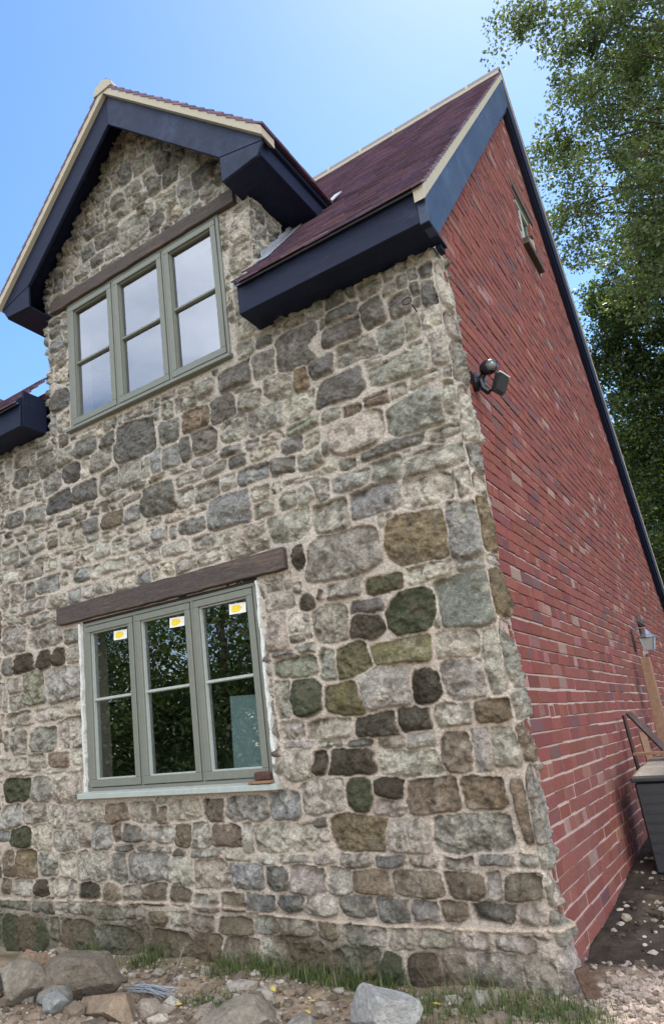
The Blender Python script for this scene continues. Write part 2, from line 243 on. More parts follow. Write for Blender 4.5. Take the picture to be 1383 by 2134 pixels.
KEY = """-3771,3192,227,130,d -3520,3175,245,127,g -3219,3189,285,152,D -3280,3370,208,146,g -3457,3348,100,128,g -3624,3362,178,120,g -3782,3366,92,142,g -3517,3505,131,110,g
-3680,3540,181,153,d -3358,3541,213,169,d -3142,3546,204,137,g -3049,3387,179,153,D -2892,3385,109,160,l -2889,3555,233,143,d -2721,3388,205,148,g -3129,3694,130,109,d
-2638,3528,166,112,d -2375,3436,382,298,d -2915,3192,262,158,d -2648,3191,194,172,g -2434,3198,208,178,g -2274,3201,84,158,g -2169,3203,120,165,B -2181,2919,313,220,d
-2428,2881,148,103,B -2630,2900,214,114,b -2856,2897,162,117,d -2813,2994,112,54,d -2964,2993,115,55,d -2878,3061,126,55,g -2650,3056,313,49,g -2454,2992,207,44,g
-2335,3071,124,44,d -3146,3000,146,47,d -3105,3044,290,37,g -3311,2939,137,66,G -3300,2870,122,65,b -3500,2900,198,105,g -3185,2889,73,120,l -3034,2879,181,137,l
-2849,2801,136,58,B -3666,2901,88,106,g -3830,2890,196,118,g -3849,3073,107,50,d -3858,3005,122,40,g -3708,3003,104,44,g -3547,2998,129,43,g -3677,3059,192,44,l -3432,3026,225,38,l
-3661,2799,276,48,B -3441,2787,209,38,g -3209,2793,173,41,l -3013,2783,179,41,l -3340,2703,136,92,l -3140,2695,131,109,l -2955,2680,214,107,l -2745,2692,181,114,l
-2580,2679,168,112,l -2388,2666,211,93,G -2213,2665,128,91,B -2673,2797,143,53,l -2413,2774,158,51,l -2237,2771,141,50,l -3570,2698,313,123,l -3833,2707,180,106,l
-2975,2551,201,97,B -2821,2544,109,96,l -2636,2546,198,85,l -2431,2534,167,92,l -2257,2519,129,74,l -3353,2550,284,119,B -3193,2553,105,90,l -3748,2546,190,142,g
-3575,2540,113,112,g -2823,2406,313,94,l -2553,2402,205,109,l -2359,2394,142,82,B -2224,2406,127,73,l -3265,2397,225,98,G -3071,2404,178,97,B -3550,2415,322,101,g
-3897,2518,105,96,g -3779,2429,117,56,G -2049,3552,98,133,g -1878,3559,199,131,g -1692,3523,120,68,G -1790,3397,244,162,b -2031,3387,182,157,d -1563,3390,183,167,d
-1345,3366,173,130,G -1162,3329,148,48,g -988,3193,190,146,l -1235,3197,246,158,g -1483,3213,205,154,l -1732,3217,198,166,d -1900,3206,93,161,d -2048,3194,159,154,B
-1756,3076,217,58,B -1975,3070,187,34,g -1884,2992,223,74,g -1672,2992,173,65,g -1526,3070,187,56,B -1484,2989,147,79,d -1348,3063,116,71,g -1203,3061,138,62,l -1282,2979,193,70,l
-1067,2961,141,91,B -980,3060,221,68,v -922,2950,104,74,l -1152,2846,176,98,d -962,2830,160,96,g -1376,2861,222,116,B -1571,2866,131,95,l -1739,2859,204,113,g -1947,2870,143,115,l
-1837,2758,138,40,l -1582,2681,323,202,B -1334,2726,140,76,l -1218,2723,76,60,l -1031,2727,259,29,l -1142,2627,124,88,G -981,2617,174,108,G -1329,2619,164,90,G -1154,2462,278,166,G
-2044,2757,186,49,p -1891,2653,228,96,B -2064,2648,62,98,g -2142,2660,53,107,g -1806,2521,193,86,g -1610,2503,175,69,l -1421,2501,193,82,p -2064,2535,226,72,l -1477,2396,309,82,l
-1760,2409,218,85,l -1974,2411,190,87,l -1107,2258,80,141,k -2157,2412,114,88,l -842,3551,98,129,d -803,3381,157,118,d -638,3554,237,126,d -426,3590,152,165,d -251,3557,122,137,d
-88,3550,73,143,d -568,3399,254,131,g -337,3395,154,152,g -211,3402,75,142,G -100,3406,108,117,l -206,3271,74,54,l -89,3209,106,183,p -333,3196,349,133,g -694,3205,309,171,d
-200,3073,145,68,l -353,3065,98,69,l -482,3052,140,70,b -643,3041,130,64,b -792,3047,127,73,g -634,2904,338,203,P -279,2892,313,217,G -68,2910,75,190,l -125,2727,192,58,l
-432,2744,391,60,d -201,2581,380,108,g -486,2624,185,130,G -712,2735,132,63,g -710,2617,225,107,g -921,2621,129,137,g -284,2440,270,157,l -75,2435,92,137,l -583,2476,295,155,B
-871,2450,232,169,G -822,2219,440,258,g -377,2195,330,268,o -118,2178,198,289,B -334,2002,264,102,l -111,1991,172,61,g -611,1988,234,90,K -841,2010,222,84,g -1019,1995,87,95,k
-718,1887,195,73,d -739,1777,203,137,k -470,1809,279,227,m -148,1817,312,255,S -958,1840,217,201,G -331,1723,31,68,G -3793,2188,274,203,g -3419,2163,339,174,G -3104,2105,198,101,g
-3091,1969,176,113,g -3685,1986,233,134,k -3442,1980,169,138,k -3266,1975,142,135,k -3877,1977,126,129,d -3801,1818,191,112,g -3219,1768,399,225,g -3566,1776,246,240,v
-3781,1690,212,118,G -3751,1557,319,103,G -3400,1563,328,86,l -3110,1586,193,96,l -3766,1388,197,189,g -3468,1385,299,170,g -3158,1405,280,197,l -3556,1228,198,98,l
-3312,1226,218,102,b -3090,1218,151,93,l -3803,1210,263,80,l -3685,1144,362,39,l -3365,1147,219,32,l -3104,1139,207,31,l -3785,1030,303,170,m -3491,1019,224,171,g
-3224,1009,326,173,p -3916,1726,69,176,G -3921,1400,57,137,g -1283,2015,189,102,G -1060,1989,159,99,k -1309,1843,138,217,p -1212,1616,293,112,v -999,1618,107,164,G
-839,1611,196,176,y -540,1612,329,132,y -1159,1443,221,195,m -923,1409,224,166,y -677,1440,281,205,g -448,1413,172,177,k -1319,1445,106,207,l -1274,1268,169,101,l
-1040,1255,272,98,l -761,1253,243,108,k -536,1260,197,126,k -1243,1180,185,46,g -1046,1173,175,45,g -856,1163,165,43,d -683,1157,149,57,p -516,1151,157,83,g -1266,1075,175,174,p
-1121,1074,106,134,k -911,1069,267,137,k -604,1043,319,131,l -252,1611,226,138,l -241,1427,203,187,p -76,1503,114,299,l -322,1262,211,98,l -117,1264,215,106,o -334,1080,155,186,b
-217,1083,98,189,g -103,1086,122,180,G -1131,892,263,175,l -900,900,148,169,m -729,925,176,104,k -738,822,163,72,p -493,880,271,169,b -242,881,200,143,o -1373,855,210,146,B
-934,704,306,170,o -656,685,229,151,p -331,695,354,165,g -31,794,140,277,b -975,566,214,72,p -774,563,148,58,d -593,554,165,56,p -420,557,168,60,p -236,571,158,43,d
-60,574,139,62,l -1069,462,131,132,g -886,456,192,128,b -641,452,274,118,b -400,460,171,113,b -261,464,68,116,g -124,459,172,113,b -986,341,196,93,d -790,328,185,102,d
-628,331,151,93,d -474,339,131,86,b -275,349,196,88,d -113,337,127,81,p -956,211,220,91,p -756,207,155,88,p -592,208,209,75,l -389,212,172,83,p -209,220,162,71,p -1018,70,277,147,l
-843,63,170,165,m -653,59,160,160,k -484,64,163,155,p -297,92,242,151,p -106,90,165,136,p -3864,845,235,158,g -3577,848,250,136,g -3335,827,184,133,l -3179,832,127,147,p
-2979,852,243,120,l -2719,847,218,124,b -2485,842,228,121,l -2306,823,83,103,b -2130,848,259,116,l -1890,836,168,126,b -1644,844,299,136,g -3737,688,228,145,m -3514,688,204,167,l
-3264,671,257,130,g -3061,686,123,127,p -2880,694,189,156,g -2728,716,91,92,b -2594,708,188,90,d -2452,707,75,89,g -2316,699,186,95,l -2144,698,129,121,b -1998,697,153,126,g
-1813,690,209,130,b -1662,682,61,160,l -1483,682,249,144,l -1273,681,157,139,l -2667,617,179,38,d -2492,611,150,37,d -2334,609,155,36,g -2183,596,119,42,d -1980,593,264,48,g
-1746,565,195,47,l -1539,562,151,45,l -1359,567,183,44,g -1150,570,150,49,p -3899,499,146,171,b -3685,503,237,175,o -3453,507,199,147,g -3233,503,177,167,l -2986,507,335,170,l
-2731,496,147,172,g -2458,502,338,174,g -2183,486,197,154,l -1945,478,259,163,p -1686,471,216,131,B -1468,463,163,121,d -1286,462,217,142,p -3917,346,116,101,b -3745,335,252,108,l
-3525,351,161,113,k -3341,357,206,111,l -3190,346,87,109,g -3019,345,215,99,k -2798,345,170,97,b -2621,337,174,116,g -2417,359,186,128,b -2196,347,167,97,b -1999,314,186,80,g
-1807,329,177,92,b -1608,331,184,89,d -1395,341,190,68,d -1211,337,195,96,p -3819,217,340,66,g -3437,234,130,95,d -3110,234,412,69,l -2829,218,272,81,l -2607,222,194,72,l
-2378,213,163,84,b -2228,215,176,82,l -2028,206,204,80,p -1794,206,262,90,b -1571,220,148,88,g -1379,219,234,85,g -1183,213,103,83,b -3851,18,226,244,m -3603,35,321,238,m
-3119,52,337,195,b -2753,20,396,215,g -2292,40,334,203,b -2005,62,183,170,b -1774,67,241,152,b -1525,62,209,183,l -1308,56,226,201,k -2237,5854,123,107,g -2156,5710,166,158,g
-1991,5735,190,182,g -1903,5575,157,140,d -1752,5542,124,138,d -1654,5417,161,160,g -2293,5730,155,186,d -2050,5540,161,103,g -1845,5425,167,150,d -2002,5421,144,127,d
-2229,5546,197,91,g -2401,5518,172,118,d -1538,5258,220,169,d -1724,5252,135,122,B -2180,5400,164,77,g -2330,5418,154,104,g -1905,5225,196,111,G -1695,5125,173,96,g
-1514,5112,115,131,g -1474,5005,139,70,g -2514,5485,80,66,d -2488,5398,143,131,g -2264,5169,300,253,G -2074,5249,87,100,g -2013,5115,142,123,d -1833,5097,150,122,l
-1774,4991,134,72,g -1633,5011,104,59,g -1917,4999,125,73,d -2094,5000,172,74,g -2592,5266,177,131,d -2458,5251,78,116,d -2748,5252,149,132,d -2491,5102,172,102,g
-2285,4992,164,75,g -2665,5117,162,104,d -2830,5111,184,105,g -2514,4987,250,63,g -2713,4999,114,77,g -2920,4999,287,65,g -1399,5124,100,106,d -1289,4670,178,212,l
-1302,4445,176,208,l -1253,4783,142,68,g -2681,5401,214,93,d -3190,4565,140,113,B -3195,4455,240,103,g -3126,4297,198,174,l -3161,4057,235,180,D -3122,3837,133,159,g
-3257,3858,75,161,B -1311,3897,159,163,l -1328,3742,138,125,g -1203,3566,190,156,g -953,3581,303,254,d -1427,3570,280,160,d -961,3375,106,166,o -1122,3380,202,169,g
-1695,3577,149,146,G"""
# ================================================================ HOUSE
house = empty('house', (0, 0, 0), 'two storey cottage with rubble stone front, red brick gable end and black painted eaves', 'house')
PAL = dict(g=(.285,.265,.23), d=(.155,.145,.13), D=(.10,.096,.092), l=(.41,.375,.315), b=(.18,.142,.105), o=(.18,.138,.088), k=(.060,.050,.036), K=(.085,.08,.045),
           m=(.058,.062,.036), G=(.295,.28,.235), v=(.22,.225,.165), y=(.145,.13,.07), p=(.34,.295,.255), P=(.42,.355,.29), B=(.245,.238,.225), S=(.17,.172,.148))
WIN = dict(lo=(-2.995, -1.43, .985, 2.199), up=(-3.03, -1.44, 3.735, 4.85))
LINT = dict(lo=(-3.232, -1.19, 2.200, 2.335), up=(-3.20, -1.285, 4.845, 4.952))
YF = -0.235
def roof_z(y): return 4.055+1.063*(y+.235) if y < 3.5 else 8.025-1.0*(y-3.5)
DX, DAP, DSL = -2.235, 6.345, .955            # dormer ridge x, apex z of tiles, slope
def dorm_z(x): return DAP-DSL*abs(x-DX)

def stones():
    S = []
    for t in KEY.split():
        a = t.split(','); x, z, w, h = [int(v)/1000 for v in a[:4]]; c = a[4]
        oval = c in 'DkmK' and w < 1.7*h
        if x+w*.5 > -.04 and x < 0: w = w-(x+w*.5+.04); x = -.04-w*.5
        S.append([x, z, w*.545, h*.555, (2.6 if oval else 4.0) if c != 'S' else 5, PAL[c], c])
    zb_ = [3.75, 3.42, 3.24, 2.99, 2.64, 2.47, 2.34, 2.04, 1.97, 1.70, 1.36, 1.20, 1.0, .64, .53, .36, .22, -.05]
    kd = 'lpglglogoggbgglgp'
    for i_ in range(17):
        t_, b_ = zb_[i_], zb_[i_+1]; S.append([.080, (t_+b_)/2, .115, (t_-b_)/2-.004, 4.6, PAL[kd[i_]], kd[i_]])
    c0 = .01; u0, z0 = -5.6, -.4; W_ = int((0.24-u0)/c0); H_ = int((6.35-z0)/c0)
    occ = np.zeros((H_, W_), bool); U, Z = np.meshgrid(u0+(np.arange(W_)+.5)*c0, z0+(np.arange(H_)+.5)*c0)
    for x, z, a, b, n, c, k in S:
        i0, i1 = int((x-a*1.2-u0)/c0), int((x+a*1.2-u0)/c0)+1; j0, j1 = max(0, int((z-b*1.25-z0)/c0)), int((z+b*1.25-z0)/c0)+1
        u = (U[j0:j1, i0:i1]-x)/(a+.006); v = (Z[j0:j1, i0:i1]-z)/(b+.006)
        occ[j0:j1, i0:i1] |= (abs(u)**n+abs(v)**n) < 1
    for k in WIN:
        x0, x1, y0, y1 = WIN[k]; occ[(U > x0) & (U < x1) & (Z > y0-.05) & (Z < y1)] = True
        x0, x1, y0, y1 = LINT[k]; occ[(U > x0-.01) & (U < x1+.01) & (Z > y0-.01) & (Z < y1+.02)] = True
    for j in range(H_):
        zz = z0+j*c0
        i = 0
        while i < W_:
            if occ[j, i]: i += 1; continue
            run = 0
            while i+run < W_ and not occ[j, i+run] and run < 40: run += 1
            big = random.random() < .15
            tw = random.randint(9, 24)+(8 if big else 0); th = random.randint(6, 12)+(4 if big else 0)
            if zz < .2: tw += 8; th += 8
            if u0+i*c0 < 0 and u0+(i+run)*c0 > .12: pass
            w = run if run < tw+5 else tw
            if w < 5: occ[j, i:i+w] = True; i += w; continue
            h = 1
            while h < th and j+h < H_ and not occ[j+h, i:i+w].any(): h += 1
            occ[j:j+h, i:i+w] = True
            if h >= 4:
                kind = random.choice('gggllllGBpdgbgl' if zz < 3.4 else 'gggllGBdddggB')
                m_ = .004
                S.append([u0+(i+w/2)*c0, z0+(j+h/2)*c0, w*c0/2-m_*.6, h*c0/2-m_*.6, 4.0, PAL[kind], kind])
            i += w
    return S
def wall_fields(u, z, S):
    """height and colour on the grid u (W), z (H)"""
    H_, W_ = len(z), len(u); U, Z = np.meshgrid(u, z)
    Uw = U+.016*fbm(U, Z, 3, .11, 3)+.010*fbm(U, Z, 31, .22, 2)+.0028*fbm(U, Z, 77, .02, 2); Zw = Z+.014*fbm(U, Z, 5, .10, 3)+.010*fbm(U, Z, 41, .2, 2)+.0028*fbm(U, Z, 87, .02, 2)
    d1 = np.full(U.shape, 9.0); d2 = np.full(U.shape, 9.0); hh = np.zeros(U.shape); C_ = np.zeros(U.shape+(3,)); sz = np.full(U.shape, .1)
    du = u[1]-u[0]; tone = np.zeros(U.shape); vb = np.zeros(U.shape)
    for s_i, (x, z_, a, b, n, c, k) in enumerate(S):
        i0 = int((x-a*1.3-.03-u[0])/du); i1 = int((x+a*1.3+.03-u[0])/du)+1; j0 = int((z_-b*1.3-.03-z[0])/du); j1 = int((z_+b*1.3+.03-z[0])/du)+1
        i0, j0 = max(i0, 0), max(j0, 0); i1, j1 = min(i1, W_), min(j1, H_)
        if i0 >= i1 or j0 >= j1: continue
        q = (slice(j0, j1), slice(i0, i1)); rr = random.Random(s_i)
        uu = (Uw[q]-x)/a; vv = (Zw[q]-z_)/b; lo, hi = (1.40, 1.66) if n < 3 else ((1.8, 1.97) if k == 'S' else (1.52, 2.0))
        ts = [uu+rr.uniform(-.17, .17)*vv, -uu+rr.uniform(-.17, .17)*vv, vv+rr.uniform(-.17, .17)*uu, -vv+rr.uniform(-.10, .10)*uu]
        ts += [(uu+vv)/rr.uniform(lo, hi), (uu-vv)/rr.uniform(lo, hi), (-uu+vv)/rr.uniform(lo, hi), (-uu-vv)/rr.uniform(lo, hi)]
        acc = 0
        for t_ in ts: acc = acc+np.clip(t_, 0, None)**18
        d = acc**(1/18)
        if n < 3: d = np.maximum(d, (np.abs(uu)**2.9+np.abs(vv)**2.9)**(1/2.9))
        m_ = min(a, b); d = 1-(1-d)*m_/.05        # make edge distance metric: 1 at rim, falls 1 per 5 cm
        D1, D2 = d1[q], d2[q]; better = d < D1
        d2[q] = np.where(better, D1, np.minimum(D2, d)); d1[q] = np.where(better, d, D1)
        var = rr.uniform(.82, 1.2); cc = np.array(c)*var*np.array([1+rr.uniform(-.04, .04), 1, 1+rr.uniform(-.05, .04)])
        ht = rr.uniform(.024, .042)*(1.0 if k not in 'lPS' else .8)+ (.008 if k in 'kmd' else 0)
        C_[q][better] = cc
        hs = hh[q]; tilt = rr.uniform(-.007, .007)*uu+rr.uniform(-.022, -.006)*vv
        for _ in range(6 if k not in 'PS' else 2):
            th = rr.uniform(0, 6.283); tilt = tilt-np.clip(math.cos(th)*uu+math.sin(th)*vv-rr.uniform(.0, .6), 0, None)*rr.uniform(.006, .026)
        hs[better] = (np.full(d.shape, ht)+tilt)[better]
        sz[q][better] = m_; vb[q][better] = vv[better]
        rg = tone[q]; rg[better] = (1.25 if k not in 'PS' else .35)*rr.uniform(.6, 1.4)
    e = np.minimum(1-d1, (d2-d1)*.5-.09)              # 0 at rim
    prof = np.clip(e/.34, 0, 1); prof = np.clip(e/.08, 0, 1)**.7*.66+(1-(1-prof)**2)*.34
    stone = np.clip(e/.06+.3, 0, 1)
    rough = fbm(U, Z, 60, .05, 4); chip = np.abs(fbm(U, Z, 90, .035, 3)); rw = fbm(U, Z, 195, .07, 2)*.03; ridg = -np.abs(fbm(U+Z*.5+rw, Z-rw, 190, .10, 4))-.7*np.abs(fbm(U-Z*.6+rw, Z+rw, 290, .06, 3))
    h = prof*hh+stone*tone*(rough*.012+chip*-.012+ridg*.024)+(1-stone)*(fbm(U, Z, 12, .03, 3)*.003+fbm(U, Z, 14, .25, 2)*.006)
    low = np.clip(-vb*1.6-.2, 0, 1); h = h-np.clip(1-np.abs(e+.05)/.11, 0, 1)*(.004+.014*low)*np.clip(.55+fbm(U, Z, 140, .16, 3)*1.6, 0, 1)
    h += fbm(U, Z, 8, .9, 2)*.012
    wm = np.clip((Z-1.2)/3, 0, 1)[..., None]; mort = (np.array([.50, .425, .355])*(1-wm)+np.array([.47, .425, .375])*wm)*(1+.16*fbm(U, Z, 21, .3, 3)+.05*fbm(U, Z, 22, .02, 2))[..., None]
    # lichen, soot and moss: patches with shapes of their own
    sc1 = 1+.22*fbm(U, Z, 33, .07, 4)+.34*fbm(U, Z, 35, .022, 3)-.35*np.clip(-rough, 0, 1); C_ = C_*sc1[..., None]  # hollows of the relief noise also darkened, their shade painted into the colour
    li = np.clip((fbm(U, Z, 44, .05, 4)-.22)*5, 0, 1)[..., None]*np.clip(C_.mean(-1)*5-.3, .12, 1)[..., None]*(.55*np.clip(fbm(U, Z, 45, .8, 2)+.75, 0, 1))[..., None]; C_ = C_*(1-li)+np.array([.50, .47, .38])*li
    bl = np.clip((fbm(U, Z, 54, .05, 4)-.16)*5, 0, 1)[..., None]*.6; C_ = C_*(1-bl)+np.array([.09, .075, .055])*bl
    gr = np.clip((fbm(U, Z, 64, .14, 4)-.05)*3, 0, 1)*np.clip(fbm(U+3, Z*.8, 65, 1.3, 2)*1.2, 0, .28); gr = gr[..., None]; C_ = C_*(1-gr)+C_*np.array([.80, .86, .66])*gr
    st = stone[..., None]; OUT = mort*(1-st)+C_*st
    base = np.clip((.40-Z+.14*fbm(U, Z, 71, .4, 3))/.3, 0, 1); mo = (base*np.clip(fbm(U, Z, 73, .35, 4)*2+.45, 0, 1))[..., None]
    OUT = OUT*(1-.8*mo)+np.array([.06, .066, .036])*.8*mo
    dk = (base*np.clip(fbm(U*1.5, Z*.5, 75, .2, 3)*2+.35, 0, 1)*.7)[..., None]; OUT = OUT*(1-dk)+np.array([.13, .095, .065])*dk
    zc = .285+.02*np.sin(U*2.1)+.012*fbm(U, Z*0, 79, .3, 3)                         # mortared ledge above the footing course
    led = np.clip((zc-Z)/.012+.5, 0, 1); h = h+led*.022*np.clip(1-(zc-Z)/.5, .3, 1)
    lip = (np.clip(1-np.abs(Z-zc+.004)/.012, 0, 1)*np.clip(fbm(U, Z*0, 101, .8, 2)+.8, 0, 1))[..., None]; OUT = OUT*(1-lip)+np.array([.58, .46, .35])*lip; h = h+lip[..., 0]*.012
    return h, OUT
STONES = stones()
def sheet_positions(u, z, h, xr, xl=None, side=1):
    """front plane y=0 turning the corner at x=xr to face +x; u > xr runs along the side"""
    U, Z = np.meshgrid(u, z); r = .045
    t = np.clip((U-xr+r)/(2*r), 0, 1)*math.pi/2; nx = np.sin(t); ny = -np.cos(t)
    X = np.where(U < xr-r, U, np.where(U > xr+r, xr, xr-r+r*np.sin(t)*1.0)); Y = np.where(U < xr-r, 0, np.where(U > xr+r, U-xr, r-r*np.cos(t)))
    if xl is not None:
        t2 = np.clip((xl+r-U)/(2*r), 0, 1)*math.pi/2; m_ = U < xl+r
        nx = np.where(m_, -np.sin(t2), nx); ny = np.where(m_, -np.cos(t2), ny)
        X = np.where(m_, np.where(U < xl-r, xl, xl+r-r*np.sin(t2)), X); Y = np.where(m_, np.where(U < xl-r, xl-U, r-r*np.cos(t2)), Y)
    return np.stack([X+nx*h, Y+ny*h, Z], -1)
def hole(U, Z, w, m_=.0): x0, x1, y0, y1 = w; return (U > x0-m_) & (U < x1+m_) & (Z > y0-m_) & (Z < y1+m_)
ST = .0062
ZS = -.35+ST*round((3.83+.35)/ST)            # seam height shared by both sheets
u = np.arange(-5.5, .215, ST); z = np.arange(-.35, ZS+ST*.5, ST)
h, C_ = wall_fields(u, z, STONES); h = h-.014
P = sheet_positions(u, z, h, 0.0)
P[:, -1, 0] = -.06; P[:, -2, 0] = -.02
# bulging footing at the corner
U, Z = np.meshgrid((u[1:]+u[:-1])/2, (z[1:]+z[:-1])/2)
keep = ~(hole(U, Z, WIN['lo'], -.004) | hole(U, Z, WIN['up'], -.004))
wall = grid_mesh('stone_wall', P, keep, C_, M['stone'], house)
tag(wall, 'rubble sandstone front wall with wide cream mortar joints')
XL, XR = -3.314, -1.156
u2 = np.arange(XL-1.2, XR+1.5, ST); z2 = np.arange(ZS, 6.3, ST)
u2 = -5.5+ST*np.round((u2+5.5)/ST)
h2, C2 = wall_fields(u2, z2, STONES); h2 = h2-.014
P2 = sheet_positions(u2, z2, h2, XR, XL)
U, Z = np.meshgrid((u2[1:]+u2[:-1])/2, (z2[1:]+z2[:-1])/2)
Xc = np.clip(U, XL, XR); keep = ~hole(U, Z, WIN['up'], -.004) & (Z < DAP-.12-DSL*np.abs(Xc-DX))
keep &= ~((U > XR+.62) | (U < XL-.62)) | (Z > 4.3)
gw = grid_mesh('dormer_stone_wall', P2, keep, C2, M['stone'], house)
# reveals behind the openings (plain plaster coloured mortar)
for k in WIN:
    x0, x1, y0, y1 = WIN[k]; m = MB()
    for b in ((x0-.06, x0+.002, .035, .25, y0-.06, y1+.06), (x1-.002, x1+.06, .035, .25, y0-.06, y1+.06), (x0, x1, .035, .25, y1-.002, y1+.06), (x0, x1, .035, .25, y0-.06, y0+.002)): m.box(*b)
    m.build('window_reveal', M['mortar'], house)

# ---------------- lintels
def lintel(nm, x0, x1, z0, z1, y=-.022):
    m = MB(); n = 24
    top = [(x0+(x1-x0)*i/n, z1+random.uniform(-.004, .004)) for i in range(n+1)]; bot = [(x0+(x1-x0)*i/n, z0+random.uniform(-.004, .004)) for i in range(n, -1, -1)]
    m.prism(top+bot, 'y', y, .1); return m.build('lintel', M['lintel'], house, bevel=.004)
lintel('lo', *LINT['lo'], y=-.028); lintel('up', *LINT['up'], y=-.028)

# ---------------- casement windows
def window(k, label, sill):
    x0, x1, z0, z1 = WIN[k]; yb = .012 if k == 'lo' else .0
    if k == 'lo': z1 -= .024
    w = bpy.data.objects.new('casement_window', None); col.objects.link(w); w.parent = house; w.location = (x0, 0, z0); w['label'] = label
    def add(nm, m, mt, **kw):
        o = m.build(nm, mt, None, **kw); o.parent = w; o.matrix_parent_inverse = Matrix.Translation((-x0, 0, -z0)); return o
    f = .026; m = MB(); a, b = x0+.004, x1-.004
    m.box(a, b, yb, yb+.07, z1-f, z1-.002); m.box(a, b, yb, yb+.07, z0+.002, z0+f)
    m.box(a, a+f, yb, yb+.07, z0+f, z1-f); m.box(b-f, b, yb, yb+.07, z0+f, z1-f)
    cw = (b-a)/3; mu = .010
    for i in (1, 2): m.box(a+cw*i-mu, a+cw*i+mu, yb+.001, yb+.07, z0+f, z1-f)
    add('frame', m, M['sage'], bevel=.003)
    g = MB(); g.box(x0-.004, x1+.004, yb+.008, yb+.06, z1-.001, z1+.03); add('head_gap_shade', g, M['shadeblack'])  # dark strip painting in the shade of the gap above the frame
    for i in range(3):
        l_ = a+cw*i+(f if i == 0 else mu)+.005; r_ = a+cw*(i+1)-(f if i == 2 else mu)-.005; s = .044; zb, zt = z0+f+.005, z1-f-.005
        m = MB(); y0_, y1_ = yb-.006, yb+.05
        m.box(l_, r_, y0_, y1_, zt-s, zt); m.box(l_, r_, y0_, y1_, zb, zb+s*1.15); m.box(l_, l_+s, y0_, y1_, zb+s*1.15, zt-s); m.box(r_-s, r_, y0_, y1_, zb+s*1.15, zt-s)
        add('sash', m, M['sage'], bevel=.003)
        L_, R_, B_, T_ = l_+s, r_-s, zb+s*1.15, zt-s
        m = MB()                                     # bevelled glazing bead
        for q in ((L_, R_, T_-.009, T_), (L_, R_, B_, B_+.009), (L_, L_+.009, B_+.009, T_-.009), (R_-.009, R_, B_+.009, T_-.009)): m.box(q[0], q[1], yb+.012, yb+.034, q[2], q[3])
        add('glazing_bead', m, M['sagelight'] if k == 'lo' else M['sage'])
        p = MB(); p.box(L_+.001, R_-.001, yb+.0345, yb+.040, B_+.001, T_-.001); add('pane', p, M['glasslow'] if k == 'lo' else M['glass'])
        zm = (B_+T_)/2+(.03 if k == 'lo' else 0)
        bb = MB(); bb.prism([(yb+.034, zm-.012), (yb+.012, zm-.007), (yb+.012, zm+.007), (yb+.034, zm+.012)], 'x', L_+.0095, R_-.0095); add('glazing_bar', bb, M['sagelight'] if k == 'lo' else M['sage'])
        if k == 'lo':
            sx = R_-.165-(.012 if i == 0 else 0); sz = T_-.022
            q = MB(); q.prism([(sx, sz-.066), (sx+.130, sz-.070), (sx+.134, sz-.006), (sx+.004, sz)], 'y', yb+.0325, yb+.034); add('sticker', q, M['white'])
            q = MB(); q.prism([(sx+.016, sz-.045), (sx+.03, sz-.058), (sx+.076, sz-.056), (sx+.105, sz-.036), (sx+.082, sz-.014), (sx+.028, sz-.013)], 'y', yb+.0315, yb+.0324); add('sticker_print', q, M['yellow'])
    if sill == 'lo':
        m = MB(); m.prism([(-.055, z0-.042), (-.055, z0-.008), (.02, z0+.004), (.02, z0-.042)], 'x', x0-.045, x1+.052); add('sill', m, M['sagelight'], bevel=.003)
        for xx in (x1+.004, x0-.022):
            m = MB(); n = 30; pts = [(xx+random.uniform(0, .010), z0+(z1-z0)*i/n) for i in range(n+1)]; bk = [(xx+.018+random.uniform(0, .016), z0+(z1-z0)*i/n) for i in range(n, -1, -1)]
            m.prism(pts+bk, 'y', -.012, .03); add('seam_filler', m, M['foam'])
    else:
        m = MB(); m.prism([(-.036, z0-.022), (-.036, z0+.004), (.01, z0+.012), (.01, z0-.022)], 'x', x0-.02, x1+.012); add('sill', m, M['sage'], bevel=.003)
    return w
window('lo', 'lower three-light sage casement window with yellow stickers on its panes', 'lo')
window('up', 'upper three-light sage casement window in the stone gable reflecting the sky', 'up')

# ---------------- dark rooms behind the glass
m = MB(); m.box(-4.4, -.35, .30, .34, .3, 5.3); o = m.build('inner_lining', M['inside'], house)
for k in WIN:
    x0, x1, z0, z1 = WIN[k]; cut = (x0+.002, x1-.002, z0+.002, z1-.002)
bpy.data.objects.remove(o)
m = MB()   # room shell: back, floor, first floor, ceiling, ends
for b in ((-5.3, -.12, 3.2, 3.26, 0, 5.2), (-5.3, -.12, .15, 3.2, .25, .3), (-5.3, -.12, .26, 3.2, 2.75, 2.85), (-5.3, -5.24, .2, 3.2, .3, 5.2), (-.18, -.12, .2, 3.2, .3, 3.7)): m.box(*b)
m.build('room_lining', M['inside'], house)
m = MB(); m.prism([(-1.86, .95), (-1.50, .93), (-1.48, 1.50), (-1.84, 1.52)], 'y', .20, .22); o = m.build('leaning_board', M['board'])
tag(o, 'pale blue-grey board leaning inside behind the right pane of the lower window', 'board')
